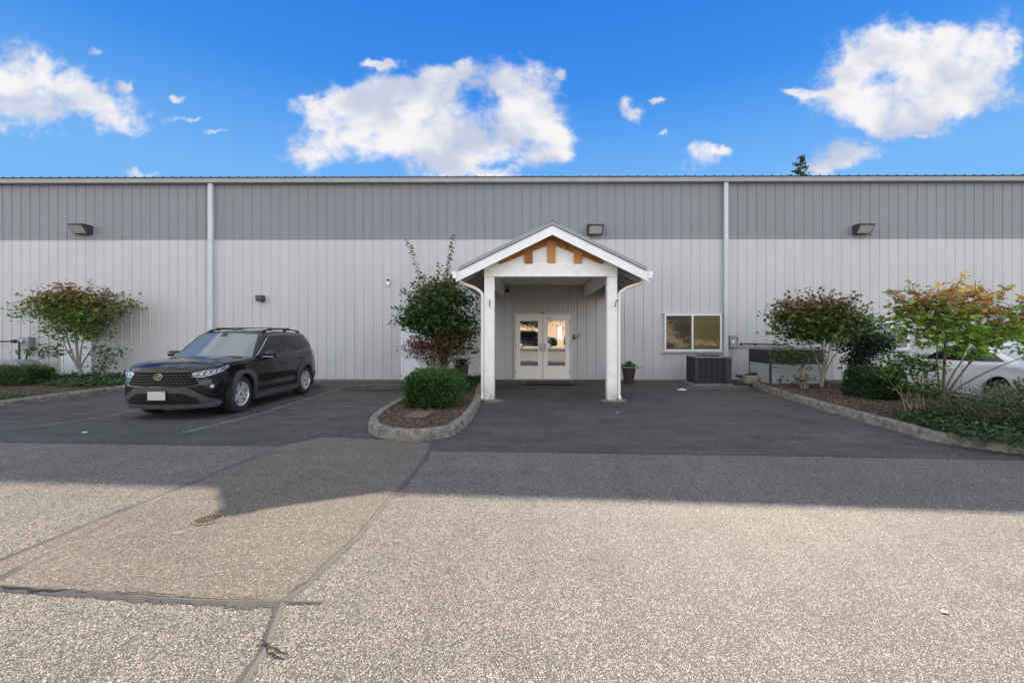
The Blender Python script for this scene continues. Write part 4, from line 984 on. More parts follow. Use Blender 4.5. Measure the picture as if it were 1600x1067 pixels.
# ------------------------------------------------------------------ vegetation
def rand_in(r, n, bl):
    """points in a union of ellipsoids, denser towards the shell"""
    out = []; ws = np.array([b[6] for b in bl], float); ws /= ws.sum()
    for i in range(n):
        b = bl[r.choice(len(bl), p=ws)]; d = r.normal(0, 1, 3); d /= np.linalg.norm(d); q = r.random() ** .42
        out.append(np.array(b[:3]) + d * q * np.array(b[3:6]))
    return np.array(out)
def limb(a, c, r, k=6, wob=.05):
    a = np.array(a, float); c = np.array(c, float); pts = []
    L_ = np.linalg.norm(c - a); mid = (a + c) / 2 + r.normal(0, wob * L_, 3); mid[2] += .08 * L_
    mid[:2] = a[:2] * .62 + c[:2] * .38 + r.normal(0, wob * L_, 2)
    for i in range(k + 1):
        t = i / k; pts.append(a * (1 - t) ** 2 + mid * 2 * t * (1 - t) + c * t * t)
    return pts
def plant(name, label, cat, base, blobs, ncl, per, lsize, palf, seed, stems=5, srad=.035, bark=BARK, shoots=(), cr=.22, flat=.45, tilt=.55,
          tmpl=LEAF, m=None, group=None, trunkh=0.0, twig=.006, wob=.05):
    r = np.random.default_rng(seed); base = np.array(base, float)
    t = thing(name, label, cat, tuple(base), 0, group)
    cl = rand_in(r, ncl, blobs); b = MB()
    blob_lo = np.array([[q[0], q[1], q[2] - .2 * q[5]] for q in blobs])
    # main stems
    nodes = []
    ta = base + np.array([0, 0, -.05]); tb = base + np.array([r.normal(0, .03), r.normal(0, .03), trunkh])
    if trunkh: b.tube([ta, (ta + tb) / 2 + r.normal(0, .015, 3), tb], [srad * 2.1, srad * 1.7, srad * 1.5], 10)
    for i in range(stems):
        q = cl[r.integers(0, len(cl))] if i else cl[np.argmax(cl[:, 2] - .5*np.linalg.norm(cl[:, :2] - base[:2], axis=1))]
        s0 = tb + np.array([r.normal(0, .05), r.normal(0, .05), -.02]) if not trunkh else tb + np.array([r.normal(0, .02), r.normal(0, .02), -.05])
        pts = limb(s0, s0 + (q - s0) * .85, r, 7, wob); k = len(pts)
        b.tube(pts, [srad * (1 - .75 * j / (k - 1)) for j in range(k)], 8)
        nodes += [(p, srad * (1 - .75 * j / (k - 1))) for j, p in enumerate(pts) if j >= 2]
    NP = np.array([n_[0] for n_ in nodes])
    for c in cl:
        dd = np.linalg.norm(NP - c, axis=1) + .6 * np.maximum(0, NP[:, 2] - c[2]); j = int(np.argmin(dd))
        pts = limb(NP[j], c, r, 4, .06); rr = min(nodes[j][1] * .6, twig * 2.2)
        b.tube(pts, [rr, rr*.85, rr*.7, rr*.5, twig*.5], 5)
    pos = []; rel = []
    for c in cl:
        n_ = max(3, int(per * r.uniform(.6, 1.4))); q = r.normal(0, cr, (n_, 3)); q[:, 2] *= flat; pos.append(c + q)
    for (s0, s1, n_, sp) in shoots:
        s0 = np.array(s0); s1 = np.array(s1); pts = limb(s0, s1, r, 8, .03)
        b.tube(pts, [.010 - .0008 * j for j in range(9)], 5)
        for k in range(n_):
            tt = .12 + .88 * (k + .5) / n_; i0 = min(int(tt * 8), 7); f = tt * 8 - i0; p = np.array(pts[i0]) * (1 - f) + np.array(pts[i0 + 1]) * f
            for s_ in (-1, 1):
                an = (k % 2) * math.pi / 2 + r.normal(0, .4); pos.append((p + s_ * np.array([math.cos(an), math.sin(an), .1]) * lsize * sp * .8)[None, :])
    pos = np.concatenate(pos); n_ = len(pos)
    zl = min(q[2] - q[5] for q in blobs); zh = max(q[2] + q[5] for q in blobs)
    col = palf(pos, (pos[:, 2] - zl) / (zh - zl), r)
    o = b.build('trunk', bark, t, smooth=60); o.location = -Vector(base)
    s = scatter('crown', m or LEAFM, *tmpl, pos - base, rot_rand(n_, tilt, r=r), lsize * r.uniform(.6, 1.15, n_), col, t)
    return t
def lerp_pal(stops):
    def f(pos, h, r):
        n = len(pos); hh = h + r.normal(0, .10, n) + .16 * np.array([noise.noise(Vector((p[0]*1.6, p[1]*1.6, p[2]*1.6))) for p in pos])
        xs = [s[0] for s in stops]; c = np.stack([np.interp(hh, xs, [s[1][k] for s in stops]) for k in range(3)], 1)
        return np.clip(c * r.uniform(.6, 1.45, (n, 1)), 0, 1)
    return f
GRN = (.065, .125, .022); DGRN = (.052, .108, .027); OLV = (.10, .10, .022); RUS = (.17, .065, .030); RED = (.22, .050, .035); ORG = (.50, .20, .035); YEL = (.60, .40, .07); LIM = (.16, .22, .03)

# left maple
p = AT(122, 588, 13.3); B = np.array([p.x, 13.3, .12])
S = 13.3 / FPX
def LP_(px, py, Y): q = AT(px, py, Y); return (q.x, Y, q.z)
c = LP_(118, 485, 13.2); c2 = LP_(85, 470, 13.1); c3 = LP_(160, 480, 13.3); c4_ = LP_(60, 490, 13.3); c5 = LP_(115, 510, 13.1)
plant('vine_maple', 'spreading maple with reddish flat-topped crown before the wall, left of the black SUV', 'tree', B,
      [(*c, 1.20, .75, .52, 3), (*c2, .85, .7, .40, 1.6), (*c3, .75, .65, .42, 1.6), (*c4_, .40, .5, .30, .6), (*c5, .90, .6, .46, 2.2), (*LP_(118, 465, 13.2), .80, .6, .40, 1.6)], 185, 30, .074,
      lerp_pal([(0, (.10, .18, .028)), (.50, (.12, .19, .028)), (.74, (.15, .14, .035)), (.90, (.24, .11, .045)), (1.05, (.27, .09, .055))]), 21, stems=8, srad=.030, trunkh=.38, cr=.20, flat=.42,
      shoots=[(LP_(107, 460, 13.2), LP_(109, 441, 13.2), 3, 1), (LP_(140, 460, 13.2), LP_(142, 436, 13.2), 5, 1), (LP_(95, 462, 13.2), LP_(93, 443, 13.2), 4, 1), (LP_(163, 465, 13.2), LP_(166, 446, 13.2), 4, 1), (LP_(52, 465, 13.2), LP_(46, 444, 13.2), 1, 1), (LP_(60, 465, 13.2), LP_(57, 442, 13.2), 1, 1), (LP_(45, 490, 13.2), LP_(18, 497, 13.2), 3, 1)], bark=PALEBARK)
q0 = G(78, 594, .12)
plant('open_shrub', 'thin open shrub with bare pale stems between the left hedge and the maple', 'shrub', (q0.x, 13.0, .12),
      [(*LP_(68, 545, 13.0), .55, .3, .22, 2), (*LP_(85, 553, 13.0), .35, .3, .15, 1), (*LP_(45, 547, 13.0), .35, .3, .15, 1)], 34, 8, .062, lerp_pal([(0, GRN), (1, (.06, .11, .02))]), 22, stems=9, srad=.011, bark=PALEBARK, cr=.12, flat=.35)
plant('open_shrub', 'small green shrub between the left maple and the SUV', 'shrub', (LP_(160, 590, 13.2)[0], 13.2, .12),
      [(*LP_(170, 550, 13.2), .42, .3, .20, 2), (*LP_(162, 568, 13.2), .35, .3, .22, 1.5)], 46, 9, .055, lerp_pal([(0, DGRN), (1, (.05, .10, .02))]), 23, stems=7, srad=.014, bark=PALEBARK, cr=.12, flat=.4)

def hedge(name, label, x0, x1, y0, y1, z0, z1, pal, n, ls, seed, rnd=.12, topup=0.0, fuzz=.03):
    r = np.random.default_rng(seed); cx, cy = (x0+x1)/2, (y0+y1)/2
    t = thing(name, label, 'hedge', (cx, cy, z0)); H = z1 - z0; hx, hy = (x1-x0)/2, (y1-y0)/2
    pos = []; nr = []
    while len(pos) < n:
        # random point on the box surface (top weighted), rounded
        u, v, w = r.uniform(-1, 1, 3); k = r.random()
        if k < .34: p = np.array([u*hx, v*hy, H]); q = (0, 0, 1)
        elif k < .62: p = np.array([u*hx, -hy, (v+1)/2*H]); q = (0, -1, .3)
        elif k < .72: p = np.array([u*hx, hy, (v+1)/2*H]); q = (0, 1, .3)
        else: s_ = -1 if r.random() < .5 else 1; p = np.array([s_*hx, u*hy, (v+1)/2*H]); q = (s_, 0, .3)
        # round corners
        e = np.array([hx, hy, H/2]) - rnd; c = p - np.array([0, 0, H/2]); d = np.clip(c, -e, e); o = c - d; L_ = np.linalg.norm(o)
        if L_ > rnd: c = d + o / L_ * rnd
        p = c + np.array([0, 0, H/2]); bump_ = .05 * noise.noise(Vector((p[0]*4+seed, p[1]*4, p[2]*4))) + .03*noise.noise(Vector((p[0]*11+seed, p[1]*11, p[2]*11)))
        p = p + np.array(q) * (bump_ + r.normal(-.015, fuzz)); pos.append(p); nr.append(q)
    pos = np.array(pos); nr = np.array(nr, float)
    rot = rot_rand(n, .75, r=r)
    a = nr + r.normal(0, .6, (n, 3)) + np.array([0, 0, .5]); a /= np.linalg.norm(a, axis=1)[:, None]
    b_ = r.normal(0, 1, (n, 3)); b_ -= a * np.sum(a*b_, 1)[:, None]; b_ /= np.linalg.norm(b_, axis=1)[:, None]
    # leaf long axis (y) follows growth direction a
    rot = np.stack([b_, a, np.cross(b_, a)], axis=2)
    scatter('foliage', HEDGEM, *OVAL, pos, rot, ls * r.uniform(.7, 1.3, n), mixc(pal, n, r), t)
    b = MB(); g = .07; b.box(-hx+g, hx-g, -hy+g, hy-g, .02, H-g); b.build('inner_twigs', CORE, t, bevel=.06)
BOX = [(.030,.085,.018),(.045,.12,.025),(.022,.06,.015),(.07,.15,.03)]
bx0 = G(629, 640, .12); bx1 = G(712, 641, .12)
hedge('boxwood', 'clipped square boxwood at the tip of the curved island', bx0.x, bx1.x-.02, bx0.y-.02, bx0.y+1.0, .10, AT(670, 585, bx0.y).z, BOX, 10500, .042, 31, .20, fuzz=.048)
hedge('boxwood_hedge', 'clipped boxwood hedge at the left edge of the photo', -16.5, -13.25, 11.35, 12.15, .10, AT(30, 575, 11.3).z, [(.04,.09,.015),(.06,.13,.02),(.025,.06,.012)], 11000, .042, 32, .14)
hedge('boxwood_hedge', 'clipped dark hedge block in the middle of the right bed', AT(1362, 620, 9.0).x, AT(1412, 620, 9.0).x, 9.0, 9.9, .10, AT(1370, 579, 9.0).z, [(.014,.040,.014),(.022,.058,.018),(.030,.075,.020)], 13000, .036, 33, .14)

# island maple
IX = LP_(690, 590, 11.9)
plant('vine_maple', 'tall dense maple on the island with two long leafy shoots rising beside the porch', 'tree', (LP_(697, 590, 11.9)[0], 11.9, .12),
      [(*LP_(686, 488, 11.9), .78, .8, .72, 4), (*LP_(702, 520, 11.7), .66, .7, .62, 2.4), (*LP_(668, 500, 11.9), .60, .6, .55, 1.6), (*LP_(690, 458, 12.0), .62, .6, .36, 1.2)], 270, 36, .078,
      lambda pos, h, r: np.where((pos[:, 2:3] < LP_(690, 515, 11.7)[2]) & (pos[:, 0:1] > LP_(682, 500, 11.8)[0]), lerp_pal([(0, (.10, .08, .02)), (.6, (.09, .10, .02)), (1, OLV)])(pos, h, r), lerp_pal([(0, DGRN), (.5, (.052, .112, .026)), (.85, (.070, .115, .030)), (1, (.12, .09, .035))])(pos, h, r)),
      41, stems=6, srad=.030, trunkh=.25, cr=.20, flat=.45,
      shoots=[(LP_(660, 470, 11.9), LP_(635, 374, 11.9), 26, 1.0), (LP_(692, 460, 11.9), LP_(709, 367, 11.9), 26, .95), (LP_(682, 455, 11.9), LP_(688, 410, 11.9), 10, 1), (LP_(652, 480, 11.9), LP_(628, 452, 11.9), 7, 1), (LP_(640, 495, 11.9), LP_(613, 480, 11.9), 8, 1),
              (LP_(645, 505, 11.9), LP_(617, 498, 11.9), 6, 1), (LP_(720, 470, 11.9), LP_(722, 435, 11.9), 9, .9), (LP_(665, 455, 11.9), LP_(667, 428, 11.9), 7, 1), (LP_(705, 460, 11.9), LP_(712, 428, 11.9), 9, .8), (LP_(670, 455, 11.9), LP_(657, 430, 11.9), 6, 1), (LP_(730, 478, 11.9), LP_(737, 455, 11.9), 5, .9),
              (LP_(672, 450, 11.9), LP_(676, 430, 11.9), 6, 1), (LP_(697, 455, 11.9), LP_(700, 420, 11.9), 10, 1), (LP_(648, 470, 11.9), LP_(645, 440, 11.9), 7, 1), (LP_(735, 500, 11.9), LP_(748, 488, 11.9), 3, .9)])
plant('nandina_bush', 'loose reddish bush under the tall island maple, behind the clipped boxwood', 'shrub', (LP_(672, 590, 11.3)[0], 11.2, .12),
      [(*LP_(668, 548, 11.2), .55, .45, .32, 2), (*LP_(690, 560, 11.2), .45, .4, .30, 1.3), (*LP_(655, 540, 11.2), .3, .3, .25, 1)], 150, 24, .060,
      lerp_pal([(0, (.07, .07, .025)), (.5, (.12, .055, .030)), (1, (.14, .05, .03))]), 42, stems=10, srad=.014, cr=.13, flat=.6, tmpl=OVAL, bark=TANBARK)
plant('potted_shrub', 'dark leafy shrub by the wall between the island maple and the porch post', 'shrub', (LP_(716, 593, 12.8)[0], 12.8, .12),
      [(*LP_(722, 545, 12.8), .35, .3, .28, 1.5), (*LP_(713, 558, 12.8), .3, .3, .25, 1)], 34, 9, .062, lerp_pal([(0, DGRN), (1, (.04, .06, .025))]), 43, stems=6, srad=.012, cr=.12, flat=.5, tmpl=OVAL)
def pot(px, Y, w_top, w_bot, h, z0, lab, name='planter_pot'):
    x = LP_(px, 590, Y)[0]; t = thing(name, lab, 'planter', (x, Y, z0)); b = MB()
    prof = [(0, 0), (w_bot, 0), (w_bot+.004, .01)] + [(w_bot+(w_top-w_bot)*(k/8), h*.9*k/8) for k in range(1, 9)] + [(w_top+.012, h*.9), (w_top+.014, h), (w_top-.012, h), (w_top-.02, h*.88)]
    b.lathe(prof, 28); b.build('pot', mat('dark brown pot', (.040, .032, .027), .55, noise_amt=.2), t, smooth=50)
    b = MB(); b.lathe([(w_top-.015, h*.9), (0, h*.92)], 20); b.build('potting_soil', SOIL, t); return t
t = pot(721, 12.3, .20, .16, .50, .12, 'tall dark planter pot hidden in shrubs at the back of the island')
t = pot(982.5, 13.2, .20, .135, .46, .006, 'tapered dark planter pot with leafy plant to the right of the porch')
r = np.random.default_rng(5); n_ = 260; an = r.uniform(0, 6.283, n_); rad = np.abs(r.normal(0, .16, n_)); hh = .46 + .20*(1-(rad/.32)**2).clip(0, 1)*r.uniform(.3, 1, n_)
pos = np.stack([rad*np.cos(an), rad*np.sin(an), hh], 1); o = scatter('leaves', LEAFM, *OVAL, pos, rot_rand(n_, .8, r=r), .075*r.uniform(.7, 1.3, n_), mixc([(.06,.12,.02),(.10,.18,.03),(.04,.08,.02)], n_, r), t)
r = np.random.default_rng(6); n_ = 400; an = r.uniform(0, 6.283, n_); rad = np.abs(r.normal(0, .16, n_))
tp_ = [o_ for o_ in C.objects if o_.name.startswith('planter_pot')][0]
pos = np.stack([rad*np.cos(an), rad*np.sin(an), .5+r.uniform(0, .18, n_)], 1); scatter('leaves', LEAFM, *OVAL, pos, rot_rand(n_, .8, r=r), .06*r.uniform(.7, 1.3, n_), mixc([(.02,.05,.02),(.03,.07,.02)], n_, r), tp_)

# right trees
plant('vine_maple', 'rounded dark maple before the large air unit, first maple right of the porch', 'tree', (LP_(1284, 605, 11.4)[0], 11.4, .12),
      [(*LP_(1275, 492, 11.4), 1.05, .8, .55, 4), (*LP_(1245, 505, 11.3), .65, .6, .40, 1.5), (*LP_(1310, 500, 11.4), .65, .6, .42, 1.5), (*LP_(1275, 520, 11.2), .75, .6, .30, 1.2)], 210, 34, .074,
      lerp_pal([(0, (.07, .14, .025)), (.45, (.095, .13, .028)), (.80, (.13, .11, .04)), (1, (.15, .085, .05))]), 51, stems=6, srad=.028, trunkh=.30, cr=.19, flat=.42, bark=PALEBARK,
      shoots=[(LP_(1235, 485, 11.4), LP_(1227, 455, 11.4), 7, 1), (LP_(1250, 475, 11.4), LP_(1245, 450, 11.4), 7, 1), (LP_(1265, 475, 11.4), LP_(1264, 448, 11.4), 7, 1), (LP_(1282, 475, 11.4), LP_(1284, 447, 11.4), 8, 1), (LP_(1298, 475, 11.4), LP_(1302, 452, 11.4), 7, 1),
              (LP_(1225, 505, 11.4), LP_(1207, 485, 11.4), 5, 1), (LP_(1222, 525, 11.4), LP_(1206, 510, 11.4), 4, 1), (LP_(1325, 490, 11.4), LP_(1342, 460, 11.4), 8, 1), (LP_(1330, 500, 11.4), LP_(1352, 482, 11.4), 6, 1), (LP_(1225, 490, 11.4), LP_(1224, 466, 11.4), 5, 1)])
plant('open_shrub', 'small light green shrub with tan stems before the large air unit', 'shrub', (LP_(1256, 602, 11.1)[0], 11.0, .12),
      [(*LP_(1235, 552, 11.0), .50, .35, .22, 1.6), (*LP_(1258, 560, 11.0), .42, .35, .25, 1.3), (*LP_(1255, 590, 11.0), .3, .3, .15, .5)], 50, 11, .058, lerp_pal([(0, (.06, .08, .02)), (1, (.055, .115, .022))]), 52, stems=9, srad=.010, wob=.12, bark=TANBARK, cr=.14, flat=.4)
plant('rhododendron', 'dark glossy broadleaf shrub by the wall below the far right window', 'shrub', (LP_(1350, 592, 12.6)[0], 12.6, .05),
      [(*LP_(1350, 535, 12.6), .68, .5, .55, 3), (*LP_(1332, 520, 12.6), .4, .4, .3, 1), (*LP_(1368, 535, 12.6), .45, .4, .35, 1), (*LP_(1345, 565, 12.6), .4, .4, .25, .8)], 170, 26, .10, lerp_pal([(0, (.018, .042, .02)), (1, (.03, .062, .03))]), 53, stems=6, srad=.025, cr=.13, flat=.7, tilt=.9, tmpl=OVAL)
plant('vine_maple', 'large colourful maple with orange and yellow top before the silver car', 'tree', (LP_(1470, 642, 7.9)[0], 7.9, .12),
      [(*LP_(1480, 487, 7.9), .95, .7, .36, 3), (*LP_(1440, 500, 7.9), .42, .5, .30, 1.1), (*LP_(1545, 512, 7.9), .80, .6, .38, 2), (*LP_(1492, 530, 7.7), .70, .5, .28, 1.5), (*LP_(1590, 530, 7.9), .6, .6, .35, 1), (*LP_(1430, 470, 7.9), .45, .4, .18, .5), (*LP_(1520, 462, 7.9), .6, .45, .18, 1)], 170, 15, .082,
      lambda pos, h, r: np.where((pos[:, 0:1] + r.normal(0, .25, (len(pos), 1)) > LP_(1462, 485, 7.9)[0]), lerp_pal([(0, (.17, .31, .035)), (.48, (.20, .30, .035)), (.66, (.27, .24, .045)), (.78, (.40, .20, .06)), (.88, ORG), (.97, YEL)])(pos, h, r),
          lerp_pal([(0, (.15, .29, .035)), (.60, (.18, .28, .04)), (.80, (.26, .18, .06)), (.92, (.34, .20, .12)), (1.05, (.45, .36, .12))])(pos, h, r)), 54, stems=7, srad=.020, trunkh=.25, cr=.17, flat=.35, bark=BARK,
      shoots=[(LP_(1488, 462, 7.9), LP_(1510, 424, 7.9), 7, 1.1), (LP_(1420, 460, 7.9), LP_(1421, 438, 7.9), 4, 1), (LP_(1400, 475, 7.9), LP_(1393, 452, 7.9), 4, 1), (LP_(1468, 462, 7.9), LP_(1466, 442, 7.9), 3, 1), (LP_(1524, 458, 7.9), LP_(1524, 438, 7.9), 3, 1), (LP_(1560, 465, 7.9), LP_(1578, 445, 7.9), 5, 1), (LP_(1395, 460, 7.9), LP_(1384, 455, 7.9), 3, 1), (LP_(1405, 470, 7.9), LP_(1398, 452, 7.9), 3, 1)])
plant('open_shrub', 'shrub of bare tan forked stems with a few top leaves, beside the right hedge block', 'shrub', (LP_(1428, 645, 7.5)[0], 7.45, .12),
      [(*LP_(1415, 565, 7.45), .45, .35, .16, 1.5), (*LP_(1450, 575, 7.45), .30, .3, .16, 1), (*LP_(1395, 585, 7.45), .18, .2, .12, .4), (*LP_(1440, 610, 7.45), .34, .3, .20, 1.0)], 84, 11, .055, lerp_pal([(0, (.06, .12, .022)), (1, (.05, .11, .025))]), 55, stems=13, srad=.010, wob=.12, bark=TANBARK, cr=.10, flat=.4)
plant('bushy_shrub', 'large rounded grey-green bush filling the right corner of the bed', 'shrub', (7.35, 6.75, .05),
      [(7.25, 6.7, .38, .85, .55, .30, 3), (7.9, 6.8, .42, .8, .6, .34, 2), (6.85, 6.75, .30, .5, .45, .22, 1), (8.6, 6.9, .40, .8, .6, .32, 2)], 300, 36, .040,
      lerp_pal([(0, (.035, .060, .025)), (.5, (.060, .080, .035)), (1, (.10, .12, .060))]), 56, stems=12, srad=.012, cr=.10, flat=.8, tilt=1.0, tmpl=OVAL, m=COVERM)
plant('low_shrub', 'yellow-green low shrub at the foot of the colourful maple', 'shrub', (LP_(1480, 655, 7.2)[0], 7.25, .05),
      [(*LP_(1485, 637, 7.25), .38, .3, .14, 1)], 40, 16, .05, lerp_pal([(0, (.06, .10, .025)), (1, (.14, .17, .03))]), 57, stems=6, srad=.010, cr=.08, flat=.8, tmpl=OVAL)
plant('dark_maple', 'dark leafed maple at the right edge behind the colourful maple', 'tree', (LP_(1640, 592, 12.6)[0], 12.6, .0),
      [(*LP_(1625, 500, 12.6), .95, .7, .60, 2), (*LP_(1640, 530, 12.6), .95, .7, .5, 1)], 70, 26, .075, lerp_pal([(0, (.03, .05, .025)), (1, (.05, .05, .03))]), 58, stems=5, srad=.04, cr=.2, flat=.4)

# conifer tip behind the warehouse
def conifer(px, py, Y, H, lab):
    tip = AT(px, py, Y); t = thing('conifer_tree', lab, 'tree', (tip.x, Y, 0)); r = np.random.default_rng(3)
    b = MB(); b.tube([(0, 0, 0), (0, 0, tip.z)], [.3, .02], 8); pos = []; rot = []; sc = []
    z = tip.z - .15
    dirs = []
    while z > tip.z - H:
        L_ = .30 + (tip.z - z) * .32
        for k in range(5):
            an = r.uniform(0, 6.283); l = L_ * r.uniform(.55, 1.1); d = np.array([math.cos(an), math.sin(an), .25])
            b.tube([(0, 0, z), tuple(d*l + np.array([0, 0, z]))], [.03, .008], 4)
            for j in range(int(10*l)+3):
                q = d * l * r.uniform(.15, 1) + np.array([0, 0, z]) + r.normal(0, .06, 3); pos.append(q); dirs.append(d)
        z -= .28
    b.build('trunk', BARK, t)
    n = len(pos); pos = np.array(pos); scatter('crown', LEAFM, *OVAL, pos, rot_rand(n, .7, r=r), .26*r.uniform(.6, 1.3, n), mixc([(.03,.05,.025),(.05,.07,.03)], n, r), t)
conifer(1251, 244, 34, 4.5, 'tip of a conifer showing above the roof on the right')

# ------------------------------------------------------------------ cars
def car_mats(paint, rough=.12, metal=0.0):
    m = mat('car paint ' + paint[0], paint[1], rough, metal, coat=1.0, spec=.5); return m
TYRE = mat('tyre rubber', (.022, .022, .023), .85); RIM = mat('alloy rim', (.60, .60, .61), .32, metal=.5); CLAD = mat('grey cladding plastic', (.048, .048, .047), .65)
CGLASS = glass_mat('car glass', -.01, tint=(.010, .011, .012)); WSGLASS = glass_mat('windscreen glass', .03, tint=(.125, .150, .150), rough=.05)
REFLG = mat('rear glass painted reflection', (.42, .45, .46), .45, spec=.25)  # whitish cloud reflection put into the diffuse colour of the coupe's rear window
CHROME = mat('chrome', (.7, .7, .68), .12, metal=1); GOLD = mat('pale gold emblem', (.72, .60, .38), .2, metal=.9); HLAMP = mat('headlamp', (.24, .26, .28), .12, coat=1.0, spec=.8)
TAIL = mat('tail lamp red', (.35, .015, .02), .15, coat=1.0); DCHR = mat('lamp inner dark', (.08, .085, .09), .2); BAR = mat('lamp white tube', (.52, .54, .56), .15, coat=1.0)
def make_wheel(parent, x, y, r, w, side, spokes=5):
    z = r; M = Matrix.Translation((x, y, z)) @ Matrix.Rotation(R(90)*side, 4, 'Y')
    wh_ = MB(); wh_.lathe([(r*.62, -w*.45), (r*.78, -w*.5), (r*.95, -w*.42), (r, -w*.30), (r, w*.30), (r*.95, w*.42), (r*.78, w*.5), (r*.66, w*.44), (r*.655, w*.30), (r*.62, 0), (r*.62, -w*.45)], 48, M)
    wheel = wh_.build('wheel', TYRE, parent, smooth=35)
    b = MB(); b.lathe([(r*.655, w*.44), (r*.64, w*.46), (r*.60, w*.40), (r*.58, w*.05), (r*.58, -w*.3)], 48, M)
    b.lathe([(0, w*.36), (r*.10, w*.36), (r*.13, w*.30), (r*.13, w*.1)], 20, M)
    for k in range(spokes):
        for s_ in (-1, 1):
            a = 2*math.pi*k/spokes; a0 = a + s_*.55; a1 = a + s_*.20; q = .026*r/.35
            c0 = Vector((math.cos(a0)*r*.10, math.sin(a0)*r*.10, w*.33)); c1 = Vector((math.cos(a1)*r*.61, math.sin(a1)*r*.61, w*.40))
            tdir = (c1-c0).normalized(); nn = Vector((-tdir.y, tdir.x, 0)); h = Vector((0, 0, -.02))
            vs = [c0+nn*q*.9, c0-nn*q*.9, c1-nn*q*1.1, c1+nn*q*1.1]; vs = [M @ p for p in vs + [p+h*1.5 for p in vs]]
            b.add(vs, [(0,1,2,3),(7,6,5,4),(0,4,5,1),(1,5,6,2),(2,6,7,3),(3,7,4,0)])
    b.build('rim', RIM, wheel, smooth=35)
    b = MB(); b.lathe([(0, w*.12), (r*.575, w*.12)], 32, M); b.lathe([(r*.12, w*.13), (r*.38, w*.13), (r*.38, w*.15), (r*.12, w*.15)], 32, M)
    b.build('brake_disc', mat('brake dark', (.012, .012, .012), .5, metal=.5), wheel)
    b = MB(); b.lathe([(0, w*.38), (r*.075, w*.375), (r*.08, w*.35)], 16, M); b.build('hub_cap', DGREY, wheel)

